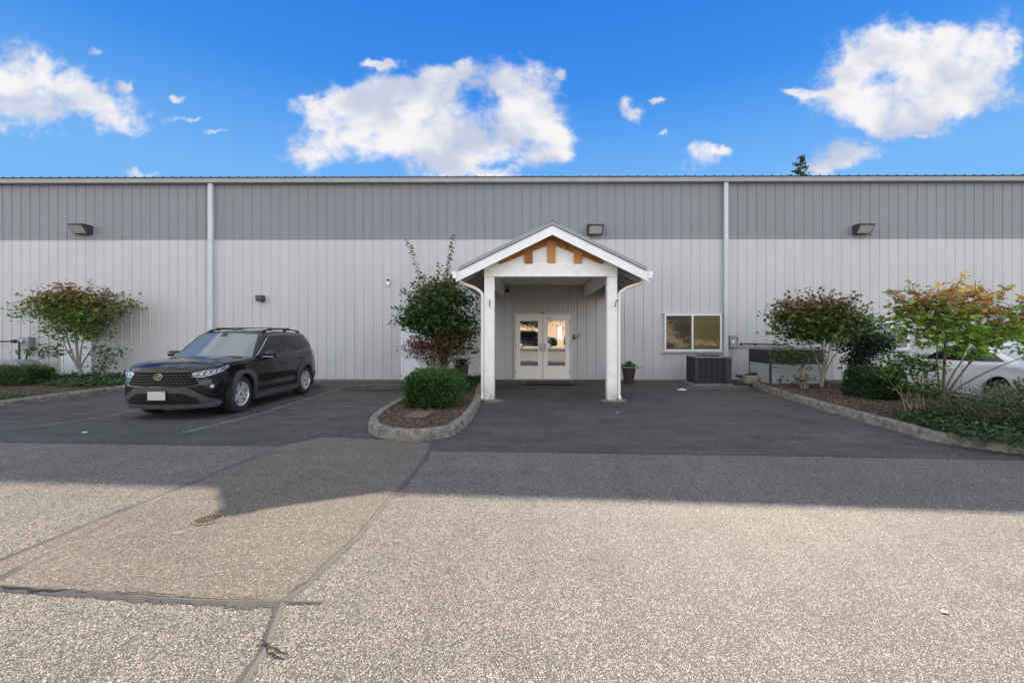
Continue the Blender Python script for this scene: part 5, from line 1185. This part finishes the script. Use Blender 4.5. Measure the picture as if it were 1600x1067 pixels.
def make_car(cfg, name, label, loc, rz):
    ip = lambda tab, x: float(np.interp(x, [t[0] for t in tab], [t[1] for t in tab]))
    # smoothed interpolation tables
    def smooth_tab(tab):
        xs = np.linspace(tab[0][0], tab[-1][0], 160); ys = np.interp(xs, [t[0] for t in tab], [t[1] for t in tab]); k = cfg.get('sm', 7)
        yp = np.pad(ys, k, mode='reflect', reflect_type='odd'); ker = np.hanning(2*k+1); ker /= ker.sum(); ys2 = np.convolve(yp, ker, 'same')[k:-k]; return (xs, ys2)
    T = {k: smooth_tab(cfg[k]) for k in ('belt', 'w', 'zb', 'ztop')}
    g = lambda k, x: float(np.interp(x, T[k][0], T[k][1]))
    L_ = cfg['L']; prof = cfg['prof']; kf, kr = cfg['kf'], cfg['kr']; nose = cfg['nose']; tail = cfg['tail']
    WC = cfg['wc']; RA = cfg['ra']
    def warp(x, l, z):
        ax_ = abs(x)/cfg['w0']
        f = max(0, 1-l/1.3); l2 = l + kf*ax_**2.6*f**1.5 + ip(nose, z)*max(0, 1-l/.8)
        q = max(0, 1-(L_-l)/.9); l2 -= kr*ax_**2.6*q**1.5 + ip(tail, z)*max(0, 1-(L_-l)/.7)
        return Vector((x, l2 - L_/2, z))
    def side_y(l, t): return g('w', l)*ip(prof, t)
    def flare(l, z):
        s_ = 0
        for wc in WC:
            d = math.hypot(l-wc, z-RA*.85); s_ = max(s_, .022*math.exp(-((d-RA)/.10)**2) if d > RA else .022)
        return s_
    def side(l, z, sx=1):
        zb, zt_ = g('zb', l), g('belt', l); t = min(max((z-zb)/(zt_-zb), 0), 1); x = side_y(l, t) + flare(l, z)
        x -= cfg['dent']*math.exp(-((z-.56)/.10)**2)*max(0, min(1, (l-WC[0]-.35)/.3))*max(0, min(1, (WC[1]-.3-l)/.4))
        return warp(sx*x, l, z)
    t_ = thing(name, label, 'car', loc, rz)
    b = MB()
    ls = sorted(set([round(v, 4) for v in list(np.arange(0, .4, .04)) + list(np.arange(.4, L_-.3, .045)) + list(np.arange(L_-.3, L_, .04)) + [L_]]))
    nt, nc, nbm = 22, 14, 4
    def top_z(l, f):
        z = g('belt', l); cr_ = cfg['crown']*min(1, (L_-l)/.35)
        hb = cfg.get('hoodbulge', 0)*min(1, max(0, (l-.05)/.3))
        return z + cr_*(1-f**2) + hb*(1/(1+math.exp((f-.62)*40)) - (0.0))
    def half(l):
        pts = []; zb, zt_ = g('zb', l), g('belt', l); y0_ = side_y(l, 0)
        for k in range(nbm): pts.append(warp(y0_*k/nbm, l, zb))
        for k in range(nt+1):
            z = zb+(zt_-zb)*k/nt; pts.append(side(l, z))
        ye = side_y(l, 1)
        for k in range(1, nc+1):
            f = 1-k/nc; pts.append(warp(ye*f, l, top_z(l, f) if k < nc or True else zt_))
        return pts
    rows = []
    for l in ls:
        h = half(l); full = h + [Vector((-p.x, p.y, p.z)) for p in h[-2:0:-1]]; rows.append(full)
    w = len(rows[0]); vs = [p for r_ in rows for p in r_]; fs = []
    def in_arch(c):
        for wc in WC:
            if abs(c.x) > cfg['w0']*.60 and math.hypot((c.y+L_/2)-wc, c.z-cfg['r']) < RA: return True
        return False
    for i in range(len(rows)-1):
        for j in range(w):
            q = (i*w+j, i*w+(j+1) % w, (i+1)*w+(j+1) % w, (i+1)*w+j); c = sum((vs[k] for k in q), Vector())/4
            if not in_arch(c): fs.append(q)
    b.add(vs, fs)
    # front and rear faces
    for l, row, fl in ((0, rows[0], False), (L_, rows[-1], True)):
        N_ = 16; P = []
        zb = g('zb', l); zt_ = g('belt', l)
        for k in range(nt+1):
            z = zb+(zt_-zb)*k/nt; xe = side_y(l, k/nt)+flare(l, z); P.append([warp(xe*(2*i/N_-1), l, zb+(top_z(l, abs(2*i/N_-1))-zb)*k/nt) for i in range(N_+1)])
        v2 = [p for r_ in P for p in r_]; f2 = [(k*(N_+1)+i, k*(N_+1)+i+1, (k+1)*(N_+1)+i+1, (k+1)*(N_+1)+i) for k in range(nt) for i in range(N_)]
        if fl: f2 = [f[::-1] for f in f2]
        b.add(v2, f2)
        # cap between flat belt line and crowned hood line
    body = b.build('body', cfg['paint'], t_, smooth=40)
    # wheel wells
    for wc in WC:
        for sx in (-1, 1):
            b = MB(); n = 24; x0_, x1_ = cfg['w0']*.55, cfg['w0']-.02; vs = []
            for i in range(n+1):
                a = math.pi*(-.12+1.24*i/n); 
                for x in (x0_, x1_): vs.append((sx*x, wc-L_/2+math.cos(a)*(RA+.02), cfg['r']+math.sin(a)*(RA+.02)))
            b.add(vs, [(2*i, 2*i+1, 2*i+3, 2*i+2) for i in range(n)]); b.add([v for v in vs[::2]], [tuple(range(n+1))])
            b.build('wheel_well', BLACK, t_)
            # arch cladding
            b = MB(); poly = []; ro, ri = RA+cfg['clad'], RA-.012
            for i in range(n+1):
                a = math.pi*(-.06+1.12*i/n); k = cfg['squarish']; rr = ro*(1+k*abs(math.sin(2*a))**1.5); poly.append((wc+math.cos(a)*rr, cfg['r']+math.sin(a)*rr))
            for i in range(n, -1, -1):
                a = math.pi*(-.06+1.12*i/n); poly.append((wc+math.cos(a)*ri, cfg['r']+math.sin(a)*ri))
            poly = [(min(max(p[0], .02), L_-.02), p[1]) for p in poly]
            patch(b, poly, (lambda l, z, sx=sx: side(l, z, sx)), (.016 if sx > 0 else -.016), .05 if sx > 0 else -.05, .05)
            b.build('arch_cladding', cfg['arch'], t_, smooth=50)
            make_wheel(t_, sx*(cfg['track']), wc-L_/2, cfg['r'], cfg['tw'], sx, cfg['spokes'])
    SP = lambda sx: (lambda l, z: side(l, z, sx))
    def sidepatch(nm, poly, m, off, th, step=.06, both=True, parent=None):
        for sx in ((1, -1) if both else (1,)):
            b = MB(); patch(b, poly, SP(sx), off*sx, th*sx, step); b.build(nm, m, parent or t_, smooth=50)
    def bmat(px_, l, z): pass
    # greenhouse
    GH = cfg['gh']; z0 = GH['z0']
    lf = lambda t: ip(GH['lf'], t); lr = lambda t: ip(GH['lr'], t); xh = lambda t: ip(GH['xh'], t)
    bow = lambda t: GH['bow'][0]*(1-t)+GH['bow'][1]*t; bowr = lambda t: GH['bowr'][0]*(1-t)+GH['bowr'][1]*t
    taper = lambda u: 1-GH['taper']*max(0, u-.5)**2*4
    def ztop(l): return g('ztop', l)
    def gz(l, t, v=1.0): return z0+(ztop(l)-z0)*t + GH['crown']*t*(1-v*v)
    def Pws(v, t): l = lf(t)+bow(t)*v*v; return Vector((v*xh(t), l-L_/2, gz(l, t, v)))
    def Prear(v, t): l = lr(t)-bowr(t)*v*v; return Vector((v*xh(t)*taper(1), l-L_/2, gz(l, t, v)))
    def Pside(u, t, sx=1):
        a, c = lf(t)+bow(t), lr(t)-bowr(t); l = a+(c-a)*u; return Vector((sx*xh(t)*taper(u), l-L_/2, gz(l, t)))
    def Proof(u, v):
        a, c = lf(1)+bow(1)*v*v, lr(1)-bowr(1)*v*v; l = a+(c-a)*u; return Vector((v*xh(1)*taper(u), l-L_/2, gz(l, 1, v)))
    b = MB(); nn = 16
    b.grid(lambda i, j: Pws(2*i-1, j), nn, nn, flip=False); b.grid(lambda i, j: Prear(2*i-1, j), nn, nn, flip=True)
    b.grid(lambda i, j: Pside(i, j, 1), 24, nn, flip=False); b.grid(lambda i, j: Pside(i, j, -1), 24, nn, flip=True)
    b.grid(lambda i, j: Proof(i, 2*j-1), 24, nn, flip=False)
    b.build('roof_and_pillars', cfg['paint'], t_, smooth=30)
    def SG(l, z, sx=1):
        t = min(max((z-z0)/(ztop(l)-z0), 0), 1); a, c = lf(t)+bow(t), lr(t)-bowr(t); u = min(max((l-a)/(c-a), 0), 1); return Vector((sx*xh(t)*taper(u), l-L_/2, z))
    # windscreen
    b = MB(); patch(b, [(-.93, .06), (.93, .06), (.90, .5), (.885, .93), (-.885, .93), (-.90, .5)], Pws, .004, .006, .12); 
    b.build('windscreen', WSGLASS, t_, smooth=60)
    b = MB(); patch(b, [(-.95, .0), (.95, .0), (.93, .06), (-.93, .06)], Pws, .006, .006, .2); b.build('cowl', BLACK, t_, smooth=60)
    b = MB(); patch(b, [(-.85, .18), (.85, .18), (.80, .86), (-.80, .86)], Prear, -.004, -.006, .15); b.build('rear_window', CGLASS if cfg['kind'] == 'suv' else REFLG, t_, smooth=60)
    for poly in GH['windows']:
        for sx in (1, -1):
            b = MB(); patch(b, poly, (lambda l, z, sx=sx: SG(l, z, sx)), .006*sx, .010*sx, .08); b.build('side_window', CGLASS, t_, smooth=60)
    if GH.get('trim'):  # bright tube added for the highlight reflected along the A-pillar
        for sx in (1, -1):
            b = MB(); pts = [SG(l, z, sx)+Vector((sx*.010, 0, 0)) for l, z in GH['trim']]; b.tube(pts, .008, 6); b.build('window_edge_strip', CHROME if cfg['kind'] == 'suv' else cfg['paint'], t_, smooth=60)
    # seams
    for poly in cfg['seams']:
        for sx in (1, -1):
            b = MB(); 
            pts = [side(l, z, sx)+Vector((sx*.001, 0, 0)) for l, z in poly]
            dense = []
            for a, c in zip(poly, poly[1:]):
                k = max(1, int(math.hypot(a[0]-c[0], a[1]-c[1])/.06))
                dense += [side(a[0]+(c[0]-a[0])*i/k, a[1]+(c[1]-a[1])*i/k, sx) for i in range(k)]
            dense.append(side(*poly[-1], sx)); b.tube(dense, .0045, 4); b.build('door_seam', BLACK, t_)
    for (l, z) in cfg['handles']:
        for sx in (1, -1):
            c = side(l, z, sx); b = MB(); b.tube([c+Vector((0, -.09, -.004)), c+Vector((sx*.035, -.07, 0)), c+Vector((sx*.04, 0, .004)), c+Vector((sx*.035, .07, .006)), c+Vector((0, .09, .006))], [.010, .014, .015, .014, .010], 8)
            b.build('door_handle', cfg['paint'], t_, smooth=60)
    # mirrors
    for sx in (1, -1):
        ml, mz = cfg['mirror']; c = SG(ml, mz, sx); c = Vector((sx*(cfg['w0']+.10), ml-L_/2, mz+.03))
        b = MB(); n, m_ = 14, 10; vs = []
        for i in range(m_+1):
            ph = math.pi*i/m_
            for j in range(n):
                a = 2*math.pi*j/n; se = lambda v, e: math.copysign(abs(v)**e, v)
                vs.append(c+Vector((.125*se(math.sin(ph), .6)*se(math.cos(a), .6), .075*se(math.sin(ph), .7)*se(math.sin(a), .7)+sx*0, .085*se(math.cos(ph), .7))))
        b.add(vs, [(i*n+j, i*n+(j+1) % n, (i+1)*n+(j+1) % n, (i+1)*n+j) for i in range(m_) for j in range(n)])
        b.tube([c+Vector((-sx*.05, .02, -.06)), c+Vector((-sx*.20, .05, -.12))], [.035, .03], 8)
        mo = b.build('mirror', cfg['paint'], t_, smooth=60)
        b = MB(); b.box(c.x-.11, c.x+.11, c.y-.080, c.y-.055, c.z-.060, c.z-.045); b.build('indicator', BAR, mo, bevel=.004)
    def F(q, z, sx=1):
        ws0 = side_y(0, min(max((z-g('zb', 0))/(g('belt', 0)-g('zb', 0)), 0), 1))+flare(0, z)
        aq = abs(q); s_ = 1 if q >= 0 else -1
        if aq <= ws0: return warp(q, 0, z)
        return side(aq-ws0, z, s_)
    cfg['details'](dict(F=F, side=side, SG=SG, Proof=Proof, t=t_, L=L_, warp=warp, g=g, sidepatch=sidepatch, Pws=Pws, top_z=top_z, side_y=side_y, Prear=Prear))
    return t_
def fpatch(d, nm, poly, m, off=.008, th=.02, step=.05, mirror=False, parent=None):
    for s_ in ((1, -1) if mirror else (1,)):
        b = MB(); patch(b, [(s_*q, z) for q, z in poly], d['F'], off, th, step); o = b.build(nm, m, parent or d['t'], smooth=50)
    return o
def suv_details(d):
    F = d['F']; t_ = d['t']; L_ = d['L']
    # dark lower fascia (grey plastic trapezoid) and openings
    fpatch(d, 'lower_bumper', [(-.86, .24), (.86, .24), (.93, .34), (.74, .40), (.46, .60), (-.46, .60), (-.74, .40), (-.93, .34)], CLAD, .014, .03)
    fpatch(d, 'lower_grille', [(-.62, .31), (.62, .31), (.60, .40), (.38, .50), (-.38, .50), (-.60, .40)], VOID, .019, .02)
    fpatch(d, 'bumper_lip', [(-.88, .225), (.88, .225), (.95, .30), (.93, .325), (.66, .285), (-.66, .285), (-.93, .325), (-.95, .30)], mat('lip plastic', (.085, .088, .095), .45), .030, .03)
    gr = fpatch(d, 'upper_grille', [(-.62, .66), (-.55, .63), (.55, .63), (.62, .66), (.50, .875), (-.50, .875)], VOID, .012, .02)
    b = MB(); MG = mat('grille lattice', (.022, .021, .019), .4)
    for k in range(4):
        z = .675+k*.048; hw = .60-(z-.66)*.50
        for i in range(-9, 10):
            x = i*.064+(.032 if k % 2 else 0)
            if abs(x)+.028 > hw: continue
            c = F(x, z)+Vector((0, -.020, 0)); b.box(c.x-.027, c.x+.027, c.y-.010, c.y+.01, z-.013, z+.013)
    b.build('lattice', MG, gr, bevel=.004)
    b = MB()
    for z, hw, h in ((.885, .52, .010),): patch(b, [(-hw, z-h), (hw, z-h), (hw, z+h), (-hw, z+h)], F, .022, .03, .06)
    b.build('grille_top_bar', CLAD, t_)
    # emblem
    em = bpy.data.objects.new('emblem', None); C.objects.link(em)
    c = F(0, .80)+Vector((0, -.045, 0)); C.objects.unlink(em)
    b = MB()
    def ell(cx, cz, rx, rz, th): b.tube([(c.x+cx+rx*math.cos(a), c.y, c.z+cz+rz*math.sin(a)) for a in np.linspace(0, 2*math.pi, 33)], th, 6, cap=False)
    ell(0, 0, .075, .052, .0065); ell(0, -.0, .022, .050, .0055); ell(0, .022, .052, .024, .0055)
    b.build('emblem', GOLD, t_, smooth=60)
    b = MB(); b.lathe([(0, .0), (.078, .0), (.078, -.012)], 28, Matrix.Translation((c.x, c.y+.008, c.z)) @ Matrix.Scale(.72, 4, (0, 0, 1)) @ Matrix.Rotation(R(90), 4, 'X')); b.build('emblem_plate', BLACK, t_)
    # number plate
    c = F(0, .46)+Vector((0, -.045, 0)); b = MB(); b.box(-.155, .155, c.y-.004, c.y+.004, .385, .54); pl_ = b.build('number_plate', mat('plate white', (.50, .48, .46), .5, noise_amt=.05, nscale=8), t_, bevel=.006)
    b = MB(); b.box(-.16, .16, c.y+.004, c.y+.03, .38, .545); b.build('plate_holder', BLACK, t_)
    b = MB()
    for x in (-.11, .11): b.box(x-.008, x+.008, c.y-.007, c.y-.004, .522, .532)
    b.build('plate_bolt', CHROME, pl_)
    # headlights
    H = [(.49, .812), (.62, .785), (.86, .845), (1.02, .890), (1.12, .955), (1.06, .970), (.90, .940), (.70, .895), (.51, .850)]
    for s_ in (1, -1):
        b = MB(); patch(b, [(s_*q, z) for q, z in H], F, .012, .02, .04); hl = b.build('headlight', HLAMP, t_, smooth=50)
        b = MB(); patch(b, [(s_*q, z) for q, z in [(.52, .803), (.63, .788), (.86, .850), (.98, .888), (1.0, .935), (.88, .925), (.70, .880)]], F, .015, .006, .04); b.build('inner_reflector', DCHR, hl, smooth=50)
        b = MB()
        for q in (.62, .70, .78, .86): patch(b, [(s_*(q-.012), .80+(q-.62)*.25), (s_*(q+.034), .812+(q-.62)*.25), (s_*(q+.052), .858+(q-.62)*.25), (s_*(q+.010), .845+(q-.62)*.25)], F, .019, .006, .05)
        patch(b, [(s_*q, z) for q, z in [(.50, .795), (.63, .770), (.98, .870), (.97, .882), (.63, .785)]], F, .020, .006, .05)
        b.build('light_tube', BAR, hl)
        c = F(s_*.80, .60); b = MB(); n = (F(s_*.80+.001, .6)-F(s_*.80-.001, .6)).cross(Vector((0, 0, 1))).normalized()
        q = n.to_track_quat('Z', 'Y').to_matrix().to_4x4(); b.lathe([(.0, .016), (.026, .014), (.034, .010), (.036, .0)], 18, Matrix.Translation(c) @ q); b.build('fog_light', mat('fog lens', (.55, .52, .42), .2, coat=1), t_, smooth=40)
        b = MB(); patch(b, [(s_*.69, .565), (s_*.88, .60), (s_*.90, .67), (s_*.74, .66)], F, .008, .015, .05); b.build('fog_light_pocket', BLACK, t_)
    # hood gap and cowl line
    b = MB(); pts = [F(q, .905)+Vector((0, -.003, .0)) for q in np.linspace(-.50, .50, 13)]; b.tube(pts, .006, 5); b.build('bonnet_gap', BLACK, t_)
    b = MB()
    for s_ in (1, -1):
        pts = []
        for l in np.linspace(.12, 1.35, 16): f = .80; pts.append(d['warp'](s_*d['side_y'](l, 1)*f*(1-.0), l, d['top_z'](l, f)+.001))
        b.tube(pts, .004, 4)
    b.build('bonnet_seam', BLACK, t_)
    # rocker cladding
    d['sidepatch']('rocker_cladding', [(1.36, .19), (3.20, .19), (3.20, .30), (3.05, .345), (1.55, .345), (1.36, .30)], CLAD, .022, .05)
    d['sidepatch']('rocker_step', [(1.45, .255), (3.15, .255), (3.15, .285), (1.45, .285)], mat('lip plastic', (.085, .088, .095), .45), .034, .02)
    d['sidepatch']('tail_light', [(4.05, 1.02), (4.26, .99), (4.46, .98), (4.46, 1.10), (4.26, 1.12)], TAIL, .02, .03)
    d['sidepatch']('rear_bumper_cladding', [(4.05, .26), (4.48, .33), (4.48, .55), (4.25, .50), (4.12, .45)], CLAD, .012, .03)
    # roof rails and crossbars
    for s_ in (1, -1):
        v = s_*.93; b = MB(); P = [d['Proof'](u, v) for u in (.04, .10, .3, .5, .7, .9, .97)]
        b.tube([P[0]+Vector((0, 0, .0)), P[1]+Vector((0, 0, .050))]+[p+Vector((0, 0, .060)) for p in P[2:5]]+[P[5]+Vector((0, 0, .045)), P[6]], [.020]+[.017]*5+[.018], 8)
        for u in (.10, .55, .90): p = d['Proof'](u, v); b.box(p.x-.02, p.x+.02, p.y-.05, p.y+.05, p.z-.02, p.z+.05)
        b.build('roof_rail', BLACK, t_, smooth=50)
    for u in (.22, .62):
        b = MB(); A = d['Proof'](u, -.93); B_ = d['Proof'](u, .93); z = A.z+.080
        pts = [Vector((x, A.y, z+.012*(1-(x/A.x)**2))) for x in np.linspace(A.x, B_.x, 11)]
        for p, q in zip(pts, pts[1:]): b.add([p+Vector((0,-.04,-.008)), p+Vector((0,.04,-.008)), p+Vector((0,.03,.010)), p+Vector((0,-.03,.010)), q+Vector((0,-.04,-.008)), q+Vector((0,.04,-.008)), q+Vector((0,.03,.010)), q+Vector((0,-.03,.010))], [(0,1,5,4),(1,2,6,5),(2,3,7,6),(3,0,4,7)])
        for p in (A, B_): b.box(p.x-.03, p.x+.03, p.y-.045, p.y+.045, p.z+.03, z+.012)
        b.build('crossbar', BLACK, t_)
    # interior hints behind the windscreen top: mirror housing
    c = d['Pws'](0, .86); b = MB(); patch(b, [(-.10, .80), (.10, .80), (.08, .93), (-.08, .93)], d['Pws'], .006, .004, .05); b.build('sensor_housing', BLACK, t_)
    c = d['Pws'](-.3, .05)
    for x0_, x1_ in ((-.5, .12), (.15, .75)):
        b = MB(); b.tube([d['Pws'](v, .065+.02*math.sin(math.pi*(v-x0_)/(x1_-x0_)))+Vector((0, -.010, .014)) for v in np.linspace(x0_, x1_, 9)], .007, 5); b.build('wiper', BLACK, t_)
suv = dict(kind='suv', L=4.50, sm=3, paint=mat('black car paint', (.008, .008, .009), .15, coat=.25, spec=.32), arch=CLAD, w0=.93,
  belt=[(0, .925), (.05, .968), (.12, .990), (.30, 1.005), (.8, 1.03), (1.3, 1.055), (2, 1.10), (3, 1.13), (3.8, 1.18), (4.2, 1.20), (4.45, 1.17), (4.5, 1.12)],
  w=[(0, .785), (.25, .880), (.5, .910), (1, .925), (3.6, .925), (4.1, .89), (4.5, .82)],
  zb=[(0, .25), (.3, .21), (.6, .20), (4.0, .21), (4.3, .26), (4.6, .34)], ztop=[(.5, 1.56), (2.0, 1.585), (2.6, 1.625), (3.2, 1.625), (3.9, 1.59), (4.6, 1.54)],
  prof=[(0, .94), (.08, .965), (.25, .985), (.45, 1.0), (.62, .998), (.80, .980), (.92, .962), (.97, .945), (1, .905)], kf=.34, kr=.16,
  nose=[(.2, .10), (.33, .02), (.45, .0), (.62, .0), (.72, .025), (.88, .045), (.93, .07), (1.0, .10)], tail=[(.3, .06), (.5, 0), (.7, .03), (1.0, .08), (1.2, .12)],
  wc=(.935, 3.625), ra=.415, r=.368, tw=.235, track=.795, spokes=5, clad=.062, squarish=.14, crown=.045, hoodbulge=.020, dent=.020,
  seams=[[(1.52, 1.06), (1.47, .75), (1.50, .50), (1.60, .36)], [(2.62, 1.09), (2.64, .7), (2.62, .36)], [(3.50, 1.13), (3.48, .95), (3.32, .75), (3.18, .5), (3.10, .36)]],
  handles=[(2.44, .90), (3.36, .97)], mirror=(1.72, 1.10),
  gh=dict(z0=1.045, lf=[(0, 1.14), (1, 1.90)], lr=[(0, 4.42), (.5, 4.36), (1, 4.14)], xh=[(0, .865), (.15, .850), (.5, .790), (.85, .715), (.95, .685), (1, .645)], bow=(.30, .17), bowr=(.22, .12), taper=.06, crown=.05,
    windows=[[(1.66, 1.13), (2.57, 1.13), (2.63, 1.53), (2.20, 1.51), (1.95, 1.37)], [(2.64, 1.13), (3.42, 1.165), (3.50, 1.525), (2.70, 1.53)], [(3.50, 1.17), (4.00, 1.27), (3.88, 1.42), (3.62, 1.515)]],
    trim=[(1.50, 1.10), (1.75, 1.25), (2.02, 1.42), (2.22, 1.535), (2.6, 1.56), (3.3, 1.56), (3.62, 1.545)]),  # path of the reflected highlight line, drawn as a tube
  details=suv_details)
hd = R(2.0)
pf = G(372, 645); pr2 = G(467, 614.5)
# place: outer contact of left wheels at pf / pr2
ctr = Vector((0, 0, 0))
xr_, yf_ = .80+.06, .935-2.25
sv = Matrix.Rotation(hd, 3, 'Z')
CS = .95
loc = Vector((pf.x, pf.y, 0)) - CS * (sv @ Vector((xr_, yf_, 0)))
suv_o = make_car(suv, 'black_suv', 'black compact SUV with roof rails parked in the left stall, headlights toward the road', (loc.x, loc.y+.05, .010), hd); suv_o.scale = (CS, CS, CS)

def coupe_details(d):
    t_ = d['t']
    d['sidepatch']('tail_light', [(3.70, .62), (3.86, .585), (4.02, .60), (4.02, .72), (3.85, .74)], TAIL, .012, .02)
    d['sidepatch']('sill_strip', [(1.1, .235), (2.95, .235), (2.95, .262), (1.1, .262)], CHROME, .014, .02)
    fpatch(d, 'headlight', [(.45, .52), (.75, .50), (.80, .60), (.5, .62)], HLAMP, .01, .02, mirror=True)
    fpatch(d, 'grille', [(-.4, .3), (.4, .3), (.45, .48), (-.45, .48)], BLACK, .01, .02)
    b = MB(); c = d['side'](3.35, .78, -1); b.lathe([(0, .004), (.07, .004), (.075, 0)], 20, Matrix.Translation(c) @ Matrix.Rotation(R(-90), 4, 'Y')); b.build('fuel_cap', STEEL, t_)
coupe = dict(kind='coupe', L=4.04, sm=9, paint=mat('silver car paint', (.66, .66, .655), .35, coat=.25, spec=.3), arch=mat('silver car paint', (.66, .66, .655), .35), w0=.88,
  belt=[(0, .56), (.1, .66), (.5, .76), (1.1, .86), (2, .90), (3.2, .92), (3.7, .89), (3.95, .82), (4.04, .74)],
  w=[(0, .74), (.3, .83), (.7, .87), (2, .85), (3.2, .885), (3.7, .85), (4.04, .76)],
  zb=[(0, .22), (.5, .17), (3.6, .17), (4.04, .27)], ztop=[(.5, 1.2), (1.6, 1.32), (2.1, 1.345), (2.6, 1.31), (4, 1.1)],
  prof=[(0, .93), (.1, .96), (.3, .99), (.5, 1.0), (.7, .985), (.9, .95), (.97, .93), (1, .89)], kf=.4, kr=.32,
  nose=[(.2, .08), (.4, 0), (.6, .06), (.8, .2)], tail=[(.2, .08), (.5, 0), (.8, .08)],
  wc=(.86, 3.28), ra=.37, r=.325, tw=.225, track=.76, spokes=6, clad=.045, squarish=0, crown=.06, dent=.0,
  seams=[[(1.25, .85), (1.22, .5), (1.3, .28)], [(2.45, .88), (2.5, .6), (2.42, .28)]], handles=[(2.25, .76)], mirror=(1.35, .92),
  gh=dict(z0=.83, lf=[(0, 1.0), (1, 1.72)], lr=[(0, 3.78), (.4, 3.40), (.8, 2.85), (1, 2.55)], xh=[(0, .80), (.3, .74), (.7, .63), (.92, .55), (1, .49)], bow=(.32, .2), bowr=(.30, .15), taper=.12, crown=.05,
    windows=[[(1.50, .93), (2.38, .94), (2.36, 1.24), (1.98, 1.24), (1.75, 1.12)], [(2.43, .94), (3.15, .955), (2.85, 1.11), (2.42, 1.23)]], trim=None),
  details=coupe_details)
# rear wheel (left side) contact
wx, wy = 9.12, 8.45
make_car(coupe, 'silver_coupe', 'silver coupe parked nose to the wall behind the colourful maple at the right edge', (wx+.86, wy+(3.28-2.02), .0), R(180))

# ------------------------------------------------------------------ what the door glass mirrors: the far side of the road
t = thing('tan_building', 'tan stucco building across the road, seen mirrored in the door glass', 'building', (2, -20, 0))
b = MB(); b.box(-26, 26, -3, 0, 0, 3.4); b.build('wall', mat('tan stucco', (.42, .32, .22), .9, noise_amt=.1), t)
b = MB(); b.prism([(.5, 3.35), (-3.2, 3.35), (-1.5, 5.0)], -27, 27, 'x'); b.build('roof', mat('brown roof', (.10, .05, .035), .9, noise_amt=.2), t)
for x in (-9, -4.5, 1.4, 3.4, 6, 11):
    b = MB(); b.box(x-.22, x+.22, .0, .05, .9, 2.3); b.build('window', mat('bright white trim', (.8, .8, .78), .5), t)
for k, (x, y, lab) in enumerate(((.2, -9.0, 'spreading shade tree across the road mirrored left in the door glass'), (4.6, -8.5, 'second shade tree across the road, mirrored right in the door glass'))):
    plant('shade_tree', lab, 'tree', (x+1.2, y, 0), [(x, y, 2.9, 1.5, 1.2, .8, 2), (x+.8, y, 4.0, 2.0, 1.4, 1.0, 1)], 120, 26, .15, lerp_pal([(0, (.05, .10, .02)), (1, (.10, .16, .03))]), 70+k, stems=5, srad=.12, trunkh=2.0, cr=.4, flat=.6, twig=.02)
for (x, y, a, lab) in ((.4, -11.5, 84, 'black SUV parked across the road, mirrored in the left door glass'), (5.3, -12.0, 95, 'black SUV parked across the road, mirrored in the right door glass')):
    c = copy_tree([o for o in C.objects if o.name == 'black_suv'][0]); c.location = (x, y, .2); c.rotation_euler = (0, 0, R(a)); c['label'] = lab
